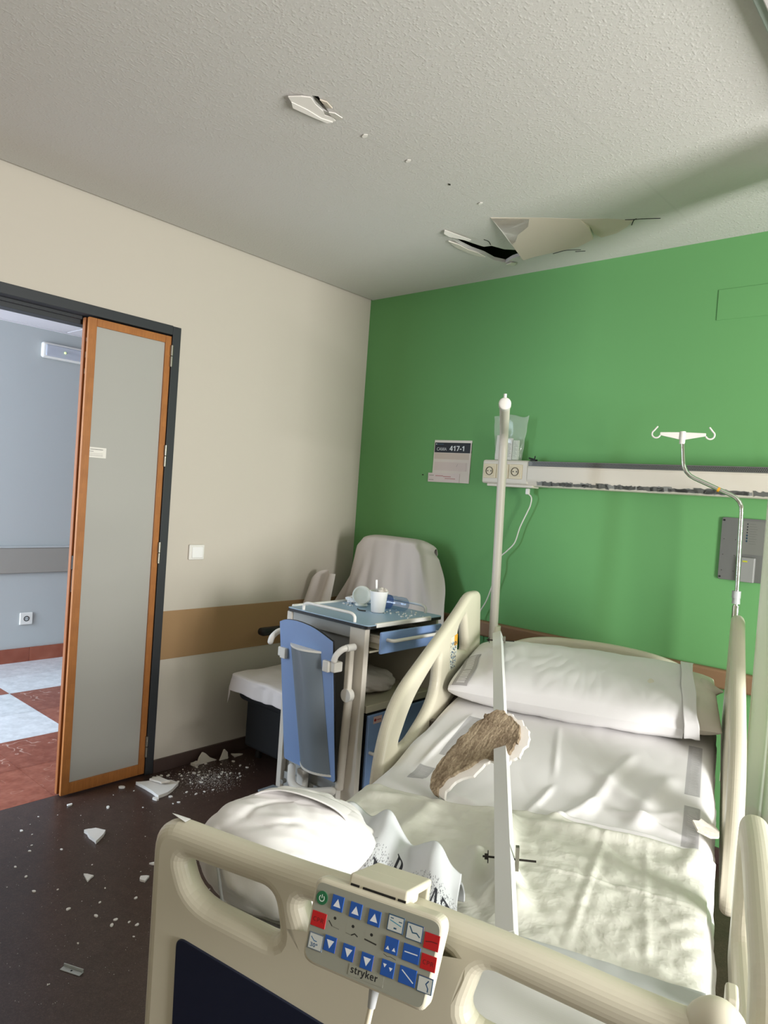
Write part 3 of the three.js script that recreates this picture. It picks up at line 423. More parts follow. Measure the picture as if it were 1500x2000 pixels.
{ // bed control panel hooked over the footboard
  const p = thing('bed_remote', 'grey control panel with blue and red buttons hooked on the footboard', 'remote', [0, 0, 0], 0);
  const c = new THREE.Vector3(-0.005, 0.788, 0.072).applyAxisAngle(new THREE.Vector3(0, 1, 0), BED.turn).add(V(BED.pos)); p.position.copy(c); p.rotation.set(-16 * D2R, BED.turn, 0, 'YXZ');
  const W = 0.205, Hh = 0.115;
  mesh('casing', slabG(roundPoly([[-W / 2, -Hh / 2 + 0.008], [-W / 2 + 0.012, -Hh / 2], [W / 2 - 0.01, -Hh / 2 - 0.004], [W / 2, Hh / 2 - 0.012], [W / 2 - 0.008, Hh / 2], [-W / 2, Hh / 2]], 0.012, 5), 0.03, 0.006, [], 4), M.bed, p);
  mesh('face_plate', slabG(roundPoly([[-W / 2 + 0.005, -Hh / 2 + 0.012], [-W / 2 + 0.016, -Hh / 2 + 0.005], [W / 2 - 0.014, -Hh / 2 + 0.001], [W / 2 - 0.005, Hh / 2 - 0.014], [W / 2 - 0.012, Hh / 2 - 0.006], [-W / 2 + 0.005, Hh / 2 - 0.006]], 0.01, 5), 0.002, 0).translate(0, 0, 0.0152), std(0x9b9c8f, 0.5), p);
  const hook = mesh('hook', merge([bxg(-0.055, 0.04, 0.05, 0.0735, -0.046, 0.004, 0.005), bxg(-0.055, 0.04, 0.0, 0.07, -0.1, -0.088, 0.004), bxg(-0.055, 0.04, 0.06, 0.0735, -0.1, -0.04, 0.005)]), M.bed, p);
  mesh('slot', merge([bxg(-0.03, 0.022, 0.0575, 0.0605, 0.0, 0.0052, 0), bxg(-0.05, -0.036, 0.0575, 0.0605, 0.0, 0.0052, 0), bxg(0.026, 0.038, 0.0575, 0.0605, 0.0, 0.0052, 0)]), M.black, hook);
  // buttons: an atlas of printed symbols, one raised key for each
  const N = 5, cell = 128;
  const atlas = canvasTex(N * cell, N * cell, (x, w, h) => {
    x.fillStyle = '#9b9c8f'; x.fillRect(0, 0, w, h);
    const at = (i, f) => { x.save(); x.translate((i % N) * cell, Math.floor(i / N) * cell); f(); x.restore(); };
    const bg = (col, edge) => { x.fillStyle = col; x.fillRect(0, 0, cell, cell); if (edge) { x.strokeStyle = edge; x.lineWidth = 8; x.strokeRect(4, 4, cell - 8, cell - 8); } };
    const tri = (cx, cy, r, up) => { x.fillStyle = '#eef1f6'; x.beginPath(); x.moveTo(cx, cy - (up ? r : -r)); x.lineTo(cx - r, cy + (up ? r : -r) * 0.75); x.lineTo(cx + r, cy + (up ? r : -r) * 0.75); x.fill(); };
    const line = (col, lw, pts) => { x.strokeStyle = col; x.lineWidth = lw; x.beginPath(); pts.forEach((q, i) => (i ? x.lineTo(...q) : x.moveTo(...q))); x.stroke(); };
    const B = '#1f56ab', Wt = '#cfd3cf', R = '#c01218';
    at(0, () => { bg('#1d6b43'); x.strokeStyle = '#e8efe9'; x.lineWidth = 9; x.beginPath(); x.arc(64, 66, 28, -0.9, 4.05); x.stroke(); line('#e8efe9', 9, [[64, 30], [64, 64]]); });
    at(1, () => { bg(B); tri(64, 66, 40, true); }); at(2, () => { bg(B); tri(64, 62, 40, false); });
    at(3, () => { bg(R); x.fillStyle = '#7d0a10'; x.font = 'bold 52px sans-serif'; x.fillText('CPR', 14, 84); });
    at(4, () => { bg(Wt, '#6d7a86'); line('#2a6596', 7, [[20, 32], [50, 60], [74, 60]]); x.fillStyle = '#2a4f78'; x.font = 'bold 44px sans-serif'; x.fillText('30°', 20, 108); });
    at(5, () => { bg(Wt, '#3c5a76'); line('#2f8fae', 7, [[18, 44], [110, 70]]); line('#20506e', 7, [[20, 26], [44, 26]]); line('#20506e', 7, [[86, 40], [112, 40]]); tri(66, 98, 0, true); x.fillStyle = '#20506e'; x.fillRect(54, 92, 22, 12); });
    at(6, () => { bg(Wt, '#3c5a76'); line('#20506e', 9, [[24, 26], [50, 70], [82, 66], [108, 90]]); });
    at(7, () => { bg(R); line('#6d0910', 9, [[14, 74], [64, 62], [114, 62]]); });
    at(8, () => { bg(B); tri(34, 88, 18, true); tri(94, 88, 18, true); }); at(9, () => { bg(B); tri(34, 44, 18, false); tri(94, 60, 18, false); });
    at(10, () => { bg(B); line('#e3e8f0', 9, [[14, 60], [114, 58]]); }); at(11, () => { bg(B); line('#e3e8f0', 9, [[18, 28], [112, 98]]); });
    at(12, () => { bg(Wt, '#3c5a76'); line('#234c74', 9, [[92, 24], [72, 54], [92, 84], [92, 112]]); });
    at(13, () => { x.fillStyle = '#1c1c1a'; x.beginPath(); x.arc(64, 26, 13, 0, 7); x.fill(); line('#2a2a26', 9, [[12, 60], [50, 98]]); line('#777a6e', 7, [[50, 98], [118, 104]]); });
    at(14, () => { x.fillStyle = '#1c1c1a'; x.beginPath(); x.arc(64, 26, 13, 0, 7); x.fill(); line('#777a6e', 7, [[8, 96], [60, 100]]); line('#2a2a26', 10, [[60, 100], [90, 80], [120, 96]]); });
    at(15, () => { x.fillStyle = '#1c1c1a'; x.beginPath(); x.arc(64, 26, 13, 0, 7); x.fill(); line('#2a2a26', 12, [[8, 78], [120, 90]]); });
    at(16, () => { line('#2a2a26', 9, [[8, 40], [40, 70], [70, 56], [120, 80]]); });
  });
  const bm = std(0xffffff, 0.45, { map: atlas });
  const key = (name, i, cx, cy, w, h) => { const g = rbox(w, h, 0.0018, 0.0006, 1); const uv = g.attributes.uv, q = g.attributes.position, x0 = (i % N) / N, y0 = 1 - (Math.floor(i / N) + 1) / N; for (let k = 0; k < q.count; k++) uv.setXY(k, x0 + (q.getX(k) / w + 0.5) / N, y0 + (q.getY(k) / h + 0.5) / N); const m = mesh(name, g, bm, p); m.position.set(cx, cy, name === 'symbol' ? 0.01535 : 0.0166); };
  const X = [-0.078, -0.044, -0.012, 0.019, 0.047, 0.068, 0.088], bw = 0.019, bh = 0.0205;
  const slope = (x) => -0.03 * x;
  { const m = mesh('power_button', cyl(0.0092, 0.0092, 0.002, 28).rotateX(Math.PI / 2), bm, p); const uv = m.geometry.attributes.uv, q = m.geometry.attributes.position; for (let k = 0; k < q.count; k++) uv.setXY(k, (q.getX(k) / 0.0184 + 0.5) / N, 1 - 1 / N + (q.getY(k) / 0.0184 + 0.5) / N); m.position.set(-0.086, 0.032, 0.0166); }
  key('button', 3, -0.085, 0.003, 0.024, 0.02); key('button', 4, -0.083, -0.026, 0.024, 0.022);
  for (const [i, x] of [-0.06, -0.03, 0.0].entries()) { key('button', 1, x, 0.032 - i * 0.001, bw, 0.02); key('symbol', 13 + i, x, 0.006 - i * 0.002, 0.022, 0.02); key('button', 2, x, -0.022 - i * 0.002, bw, 0.02); }
  key('button', 5, 0.033, 0.032, 0.025, 0.021); key('button', 8, 0.032, 0.004, 0.02, 0.02); key('symbol', 16, 0.032, -0.0105, 0.022, 0.008); key('button', 9, 0.032, -0.025, 0.02, 0.02);
  key('button', 6, 0.062, 0.03, 0.025, 0.021); key('button', 10, 0.062, 0.003, 0.025, 0.021); key('button', 11, 0.062, -0.025, 0.025, 0.021);
  key('button', 7, 0.088, 0.026, 0.022, 0.02); key('button', 3, 0.088, 0, 0.022, 0.019); key('button', 12, 0.088, -0.027, 0.022, 0.02);
  const logo = canvasTex(256, 64, (x) => { x.fillStyle = '#9b9c8f'; x.fillRect(0, 0, 256, 64); x.fillStyle = '#15161a'; x.font = 'bold 58px sans-serif'; x.fillText('stryker', 12, 46); });
  const lg = new THREE.BoxGeometry(0.054, 0.0135, 0.0006); mesh('logo', lg.translate(0.002, -0.0435, 0.0163), std(0xffffff, 0.5, { map: logo }), p);
  mesh('cable_boot', cyl(0.008, 0.0055, 0.03, 16).translate(0.012, -0.07, 0.0), M.greyPlastic, p);
  mesh('cable', tubeG([[0.012, -0.08, 0.0], [0.01, -0.13, 0.006], [0.006, -0.22, 0.03], [0.006, -0.33, 0.05], [0.02, -0.42, 0.05], [0.05, -0.45, 0.02]], 0.0045, 50, 8), M.cord, p);
}
{ // lifting pole at the door-side corner of the bed head
  const p = bedThing('lifting_pole', 'tall cream lifting pole with forward arm at the left bed head corner', 'pole');
  mesh('post', bentG([[-0.458, 0.3, -2.10], [-0.478, 1.735, -2.06], [-0.33, 1.78, -1.52]], 0.0195, 0.08, 16), std(0xd6cfc3, 0.4), p);
  mesh('sleeve', cyl(0.0245, 0.0265, 0.5, 24).translate(-0.46, 0.62, -2.092), M.bed, p);
  const cap = mesh('end_cap', merge([cyl(0.0225, 0.0225, 0.03, 28), new THREE.SphereGeometry(0.0225, 24, 10, 0, Math.PI * 2, 0, Math.PI / 2).scale(1, 0.35, 1).translate(0, 0.015, 0)]), M.white, p);
  cap.position.set(-0.329, 1.7805, -1.517); cap.quaternion.setFromUnitVectors(new THREE.Vector3(0, 1, 0), new THREE.Vector3(0.148, 0.045, 0.54).normalize());
  mesh('stop_pin', cyl(0.006, 0.006, 0.022, 12).translate(-0.334, 1.81, -1.53), M.white, p);
}
{ // drip pole at the window-side corner
  const p = bedThing('drip_pole', 'chrome cranked drip pole with two white hooks at the right bed head corner', 'pole'); const z = -2.075;
  mesh('rod', bentG([[0.495, 0.4, z], [0.493, 1.13, z], [0.484, 1.5, z], [0.268, 1.592, z], [0.254, 1.72, z]], 0.0085, 0.045, 14), M.chrome, p);
  mesh('collar', merge([cyl(0.016, 0.016, 0.028, 20).translate(0.491, 1.132, z), cyl(0.0135, 0.015, 0.022, 20).translate(0.492, 1.107, z)]), M.greyPlastic, p);
  mesh('socket_tube', cyl(0.0145, 0.0145, 0.3, 20).translate(0.494, 0.94, z), M.chrome, p);
  mesh('colour_ring', rodG([0.402, 1.5335, z], [0.394, 1.537, z], 0.0098), M.yellow, p);
  const hk = mesh('hook_bar', merge([slabG(roundPoly([[-0.085, 0.018], [0, 0.0], [0, 0.032], [-0.085, 0.03]], 0.003), 0.007, 0.0015), slabG(roundPoly([[0.085, 0.018], [0.085, 0.03], [0, 0.032], [0, 0.0]], 0.003), 0.007, 0.0015), cyl(0.011, 0.011, 0.05, 18).translate(0, 0.01, 0)]).translate(0.252, 1.725, z), M.white, p);
  for (const s of [-1, 1]) { const pts = []; for (let k = 0; k <= 14; k++) { const a = lerp(0.15, 1.3, k / 14) * Math.PI; pts.push([0.252 + s * (0.088 + 0.012 - 0.016 * Math.cos(a) - 0.0), 1.748 - 0.016 * Math.sin(a), z]); } pts.push([0.252 + s * 0.097, 1.777, z]); mesh('hook', tubeG(pts, 0.0035, 40, 8), M.white, p); }
}
{ // fallen ceiling profile lying the length of the bed, toggle bolts still in it
  const A = new THREE.Vector3(-0.372, 0.882, -1.82), B = new THREE.Vector3(0.115, 0.657, -0.235), dir = B.clone().sub(A), L = dir.length(); dir.normalize();
  const right = new THREE.Vector3(1, 0, 0.0); right.addScaledVector(dir, -right.dot(dir)).normalize(); const up = new THREE.Vector3().crossVectors(dir, right).negate().normalize();
  if (up.y < 0) { up.negate(); }
  const flat = new THREE.Matrix4().makeBasis(right.clone(), up.clone(), new THREE.Vector3().crossVectors(right, up)).setPosition(A.clone().add(B).multiplyScalar(0.5)); right.applyAxisAngle(dir, 0.38); up.applyAxisAngle(dir, 0.38);
  const p = bedThing('metal_profile', 'long pale metal ceiling channel fallen lengthwise onto the bed', 'metal profile'); const m4 = new THREE.Matrix4().makeBasis(right, up, new THREE.Vector3().crossVectors(right, up)).setPosition(A.clone().add(B).multiplyScalar(0.5)); const put = (g) => g.applyMatrix4(m4), putB = (g) => g.applyMatrix4(flat);
  const U = [[-0.017, -0.014], [0.017, -0.014], [0.017, 0.014], [0.0155, 0.014], [0.0155, -0.0125], [-0.0155, -0.0125], [-0.0155, 0.014], [-0.017, 0.014]].map(([x, y]) => [x, -y]);
  mesh('channel', put(new THREE.ExtrudeGeometry(shapeOf(U.slice().reverse()), { depth: L, bevelEnabled: false }).translate(0, 0, -L / 2)), std(0xe4e4e2, 0.5), p);
  const zs = dir.dot(new THREE.Vector3().crossVectors(right, up)) > 0 ? 1 : -1; // along the bed
  const bolt = (t, s) => { const z = zs * (t - 0.5) * L; const b = mesh('toggle_bolt', putB(merge([rodG([-0.045, -0.006, z], [0.065, -0.006, z], 0.0022, 8), cyl(0.0125, 0.0125, 0.002, 20).rotateZ(Math.PI / 2).translate(-0.034, -0.006, z), cyl(0.006, 0.006, 0.006, 6).rotateZ(Math.PI / 2).translate(-0.038, -0.006, z)])), M.darkMetal, p); mesh('wing', putB(bxg(0.022, 0.03, -0.03 * s, 0.024 * s, z - 0.005, z + 0.005, 0.001)), M.steel, b); };
  bolt(0.86, 1); bolt(0.03, 0.5);
}
{ // thick torn slab of ceiling plaster stuck in the bedding, resting on the profile
  const p = bedThing('plaster_slab', 'large torn slab of ceiling plaster standing tilted on the bed', 'plaster slab');
  const out = [[0.005, 0.0], [0.035, -0.012], [0.09, -0.004], [0.15, 0.022], [0.2, 0.04], [0.235, 0.05], [0.25, 0.083], [0.262, 0.1], [0.285, 0.1], [0.31, 0.115], [0.345, 0.112], [0.37, 0.118], [0.40, 0.11], [0.425, 0.098], [0.43, 0.078], [0.442, 0.066], [0.436, 0.045], [0.445, 0.03], [0.428, 0.012], [0.405, 0.004], [0.39, -0.012], [0.372, -0.008], [0.33, -0.024], [0.29, -0.028], [0.24, -0.04], [0.19, -0.045], [0.14, -0.05], [0.09, -0.052], [0.045, -0.046], [0.012, -0.03]];
  const P0 = new THREE.Vector3(-0.225, 0.612, -0.80), P1 = new THREE.Vector3(-0.122, 0.84, -0.955), e1 = P1.clone().sub(P0); const len = e1.length(); e1.normalize();
  const toCam = new THREE.Vector3(0.386, 1.42, 0.98).sub(P0).normalize(); let e2 = new THREE.Vector3(0.72, -0.45, 0.35); e2.addScaledVector(e1, -e2.dot(e1)).normalize(); const e3 = new THREE.Vector3().crossVectors(e1, e2); if (e3.dot(toCam) < 0) e3.negate();
  const k = len / 0.44; const m4 = new THREE.Matrix4().makeBasis(e1, e2, e3).setPosition(P0);
  const jit = (pts, a) => { const o = []; for (let i = 0; i < pts.length; i++) { const q = pts[(i + 1) % pts.length]; for (let s = 0; s < 3; s++) { const t = s / 3; o.push([lerp(pts[i][0], q[0], t) + (rnd() - 0.5) * a, lerp(pts[i][1], q[1], t) + (rnd() - 0.5) * a]); } } return o; };
  const wid = 1.4; const O = jit(out.map(([x, y]) => [x * k, y * k * wid - 0.008 * (x / 0.44)]), 0.005);
  const mk = (pts, t, z, mat, name, rough) => { const g = slabG(pts, t, 0.0015); g.translate(0, 0, z); const q = g.attributes.position; for (let i = 0; i < q.count; i++) if (rough && q.getZ(i) > z) q.setZ(i, q.getZ(i) + 0.004 * nz(q.getX(i) * 18, q.getY(i) * 60)); const uv = g.attributes.uv; for (let i = 0; i < q.count; i++) uv.setXY(i, q.getX(i), q.getY(i)); g.applyMatrix4(m4); g.computeVertexNormals(); return mesh(name, g, mat, p); };
  mk(O, 0.016, 0.008, M.boardCore, 'torn_core', true);
  mk(jit(out.map(([x, y]) => [x * k * 1.01 + 0.004, y * k * wid * 1.02 + (y > 0.02 ? 0.014 : 0.004) + (x < 0.2 && y > -0.02 ? 0.012 : 0)]), 0.004), 0.016, -0.008, M.board, 'painted_face', false);
}
{ // chip of ceiling skin near the window-side edge of the mattress
  const pts = [[-0.03, 0.035], [0.0, 0.045], [0.025, 0.03], [0.035, 0.0], [0.03, -0.03], [0.012, -0.02], [0.0, -0.035], [-0.012, -0.018], [-0.03, -0.01]];
  const g = plateXZ(pts, 0, 0.005); const m = mesh('plaster_fragment', uvBox(g), M.plaster); const c = new THREE.Vector3(0.428, 0.648, -0.965).applyAxisAngle(new THREE.Vector3(0, 1, 0), BED.turn).add(V(BED.pos)); m.position.copy(c); m.rotation.set(0.12, BED.turn + 0.3, -0.25, 'YXZ'); tag(m, 'thin curled plaster flake on the window-side edge of the bed sheet', 'plaster');
}

// ---------------------------------------------------------------- bedside cabinet with its folded overbed table
{
  const c = thing('bedside_cabinet', 'beige bedside cabinet with blue drawer and door and a folded blue table leaf', 'cabinet', [0.94, 0, 0.9]);
  const B = (n, m, ...a) => bx(n, m, c, ...a);
  B('upright', M.cab, 1.083, 1.168, 0.1, 0.893, 1.098, 1.125, 0.004); B('upright', M.cab, 0.705, 0.735, 0.1, 0.893, 1.098, 1.125, 0.004);
  B('side_panel', M.cabGrey, 0.735, 1.083, 0.12, 0.86, 1.085, 1.098, 0.002); B('side_panel', M.cab, 0.705, 1.168, 0.1, 0.893, 0.655, 0.67, 0.003); B('cross_rail', M.cabGrey, 0.735, 1.083, 0.845, 0.893, 1.09, 1.118, 0.004);
  B('back_panel', M.shelf, 0.705, 0.72, 0.12, 0.893, 0.67, 1.085, 0.001);
  B('shelf', M.shelf, 0.72, 1.166, 0.555, 0.585, 0.67, 1.085, 0.003); B('bottom_panel', M.cab, 0.72, 1.16, 0.1, 0.13, 0.67, 1.085, 0.003); B('inner_panel', M.shelf, 0.72, 1.14, 0.13, 0.145, 0.67, 1.085, 0.001);
  // top board: dark core with pale blue laminate, white edge strips and gallery rails
  const core = mesh('top_board', plateXZ(roundPoly([[0.708, 0.648], [1.186, 0.648], [1.186, 1.133], [0.708, 1.133]], 0.025), 0.9085, 0.012).translate(-0.94, 0, -0.9), M.black, c);
  mesh('laminate', plateXZ(roundPoly([[0.708, 0.648], [1.186, 0.648], [1.186, 1.133], [0.708, 1.133]], 0.025), 0.911, 0.0025).translate(-0.94, 0, -0.9), M.blueTop, core);
  B('edge_strip', M.white, 1.176, 1.19, 0.899, 0.917, 0.735, 1.085, 0.004); B('edge_strip', M.white, 0.703, 0.716, 0.9, 0.919, 0.67, 1.1, 0.004);
  for (const z of [1.118, 0.665]) mesh('gallery_rail', bentG([[0.8, 0.905, z], [0.8, 0.944, z], [1.1, 0.944, z], [1.1, 0.905, z]], 0.0065, 0.04, 10).translate(-0.94, 0, -0.9), M.white, c);
  // drawer, a hand's breadth open
  const dr = bx('drawer', M.blue, c, 1.226, 1.238, 0.808, 0.893, 0.725, 1.108, 0.004);
  bx('drawer_box', M.shelf, c, 0.78, 1.226, 0.815, 0.845, 0.74, 1.075, 0.002); bx('drawer_side', M.cab, c, 0.78, 1.226, 0.845, 0.868, 1.062, 1.076, 0.002); bx('drawer_side', M.cab, c, 0.78, 1.226, 0.845, 0.868, 0.74, 0.754, 0.002); bx('runner', M.cab, c, 0.8, 1.21, 0.84, 0.86, 1.076, 1.083, 0.001); bx('divider', M.shelf, c, 0.72, 1.16, 0.795, 0.803, 0.67, 1.085, 0.001);
  mesh('handle', bentG([[1.238, 0.862, 1.075], [1.268, 0.862, 1.075], [1.268, 0.862, 0.76], [1.238, 0.862, 0.76]], 0.007, 0.025, 10).translate(-0.94, 0, -0.9), M.white, dr);
  const dd = bx('door', M.blue, c, 1.166, 1.18, 0.135, 0.548, 0.69, 1.082, 0.004); bx('door_gap', M.black, c, 1.15, 1.166, 0.13, 0.553, 0.685, 1.086, 0);
  mesh('handle', bentG([[1.18, 0.40, 1.065], [1.208, 0.40, 1.065], [1.208, 0.40, 0.8], [1.18, 0.40, 0.8]], 0.007, 0.025, 10).translate(-0.94, 0, -0.9), M.white, dd);
  const stk = canvasTex(96, 64, (x) => { x.fillStyle = '#d9b9b2'; x.fillRect(0, 0, 96, 64); x.fillStyle = '#9c2a2a'; x.beginPath(); x.arc(20, 32, 13, 0, 7); x.fill(); for (let i = 0; i < 6; i++) x.fillRect(40 + i * 8, 26, 5, 12); });
  const sg = new THREE.BoxGeometry(0.001, 0.028, 0.05); mesh('sticker', sg.translate(1.1806 - 0.94, 0.527, 1.03 - 0.9), std(0xffffff, 0.7, { map: stk }), dd);
  // base with castors
  for (const x of [0.70, 1.11]) { const bb = bx('base_beam', M.cab, c, x, x + 0.055, 0.075, 0.125, 0.62, 1.215, 0.006); bx('beam_cap', M.greyFlute, c, x - 0.002, x + 0.057, 0.125, 0.132, 1.13, 1.216, 0.002); for (const z of [0.66, 1.18]) mesh('castor', merge([cyl(0.032, 0.032, 0.022, 20).rotateZ(Math.PI / 2).translate(x + 0.028, 0.032, z), bxg(x + 0.012, x + 0.044, 0.05, 0.08, z - 0.012, z + 0.012, 0.003)]).translate(-0.94, 0, -0.9), M.greyPlastic, bb); }
  // folded table leaf hanging on the near side, leaning out at the top
  const zl = (y) => 1.165 + 0.055 * (y - 0.285) / 0.59; const leafPts = [...smoothShape([[0.776, 0.868], [0.82, 0.884], [0.90, 0.888], [0.99, 0.876], [1.09, 0.843]], 16, false), ...roundPoly([[1.107, 0.282], [0.80, 0.29]], 0.01).slice(0, 0), [1.105, 0.29], [1.098, 0.282], [0.806, 0.288], [0.80, 0.294]];
  const lean = (g, off) => { const p = g.attributes.position; for (let i = 0; i < p.count; i++) p.setXYZ(i, p.getX(i) - 0.94, p.getY(i), p.getZ(i) + zl(p.getY(i)) + off - 0.9); g.computeVertexNormals(); return g; };
  const leaf = mesh('table_leaf', lean(slabG(leafPts, 0.009, 0.001), 0), M.black, c);
  mesh('laminate', lean(slabG(leafPts.map(([x, y]) => [0.945 + (x - 0.945) * 0.993, 0.585 + (y - 0.585) * 0.996]), 0.002, 0), 0.0052), M.blue, leaf);
  { // rounded grey spine with end caps
    const pts = [], U = [], I = [], nu = 30, nv = 24; for (let j = 0; j <= nv; j++) for (let i = 0; i <= nu; i++) { const y = lerp(0.305, 0.785, j / nv), cx = lerp(0.992, 0.935, j / nv), a = (i / nu) * 2 - 1, flute = 0.0009 * Math.cos(i * Math.PI); pts.push(cx + a * 0.088 - 0.94, y, zl(y) + 0.006 + 0.036 * (1 - a * a) + flute - 0.9); U.push(i / nu, j / nv); }
    for (let j = 0; j < nv; j++) for (let i = 0; i < nu; i++) { const a = j * (nu + 1) + i; I.push(a, a + 1, a + nu + 1, a + 1, a + nu + 2, a + nu + 1); } const g = new THREE.BufferGeometry(); g.setAttribute('position', new THREE.Float32BufferAttribute(pts, 3)); g.setAttribute('uv', new THREE.Float32BufferAttribute(U, 2)); g.setIndex(I); g.computeVertexNormals(); tag(mesh('spine', g, M.greyFlute, leaf), 'fluted dark grey spine');
    for (const [y, cx, n] of [[0.787, 0.935, 'spine_cap'], [0.303, 0.992, 'spine_cap']]) { const q = []; for (let i = 0; i <= 20; i++) { const a = (i / 20) * 2 - 1; q.push([cx + a * 0.092 - 0.94, zl(y) + 0.006 + 0.039 * (1 - a * a) - 0.9]); } q.push([cx + 0.092 - 0.94, zl(y) - 0.9], [cx - 0.092 - 0.94, zl(y) - 0.9]); mesh(n, plateXZ(q, y + 0.004, 0.008), M.plastic, leaf); }
  }
  for (const [x, y, s] of [[0.782, 0.742, -1], [1.092, 0.742, 1]]) { const z = zl(y); mesh('clip', merge([bxg(Math.min(x - s * 0.045, x - s * 0.012), Math.max(x - s * 0.045, x - s * 0.012), y - 0.022, y + 0.022, z + 0.004, z + 0.022, 0.004), bxg(Math.min(x - s * 0.02, x + s * 0.014), Math.max(x - s * 0.02, x + s * 0.014), y - 0.02, y + 0.02, z - 0.035, z + 0.012, 0.006)]).translate(-0.94, 0, -0.9), M.plastic, leaf); }
  for (const [x, s] of [[0.745, -1], [1.128, 1]]) { const y = 0.80; mesh('release_lever', merge([tubeG([[x - 0.94, y + 0.02, 0.272], [x - 0.94 - 0.01, y + 0.014, 0.295], [x - 0.94 - 0.024, y - 0.008, 0.312], [x - 0.94 - 0.03, y - 0.03, 0.316]], 0.0125, 24, 10), rodG([x - 0.94, y + 0.02, 0.24], [x - 0.94, y + 0.02, 0.285], 0.014)]), M.white, leaf); }
  B('folding_arm', M.cab, 1.104, 1.134, 0.64, 0.83, 1.14, 1.165, 0.008); mesh('arm_pivot', cyl(0.026, 0.026, 0.024, 24).rotateX(Math.PI / 2).translate(1.124 - 0.94, 0.632, 0.255), M.plastic, c); mesh('folding_arm', merge([rodG([1.122 - 0.94, 0.63, 0.245], [1.1 - 0.94, 0.25, 0.24], 0.017, 14)]), M.cab, c);
  mesh('leaf_bracket', merge([tubeG([[0.85 - 0.94, 0.265, 0.27], [0.92 - 0.94, 0.235, 0.325], [1.0 - 0.94, 0.228, 0.325], [1.09 - 0.94, 0.245, 0.27]], 0.017, 30, 10), bxg(0.86 - 0.94, 0.9 - 0.94, 0.16, 0.26, 0.215, 0.25, 0.005), bxg(1.06 - 0.94, 1.095 - 0.94, 0.16, 0.25, 0.215, 0.25, 0.005)]), M.plastic, c);
  for (const x of [0.765, 1.075]) mesh('bracket_bolt', cyl(0.01, 0.01, 0.02, 16).rotateX(Math.PI / 2).translate(x - 0.94, 0.17, 0.235), M.steel, c);
  B('lower_panel', M.cabGrey, 0.735, 1.083, 0.1, 0.2, 1.098, 1.112, 0.002);
}
const TOP = 0.9112;
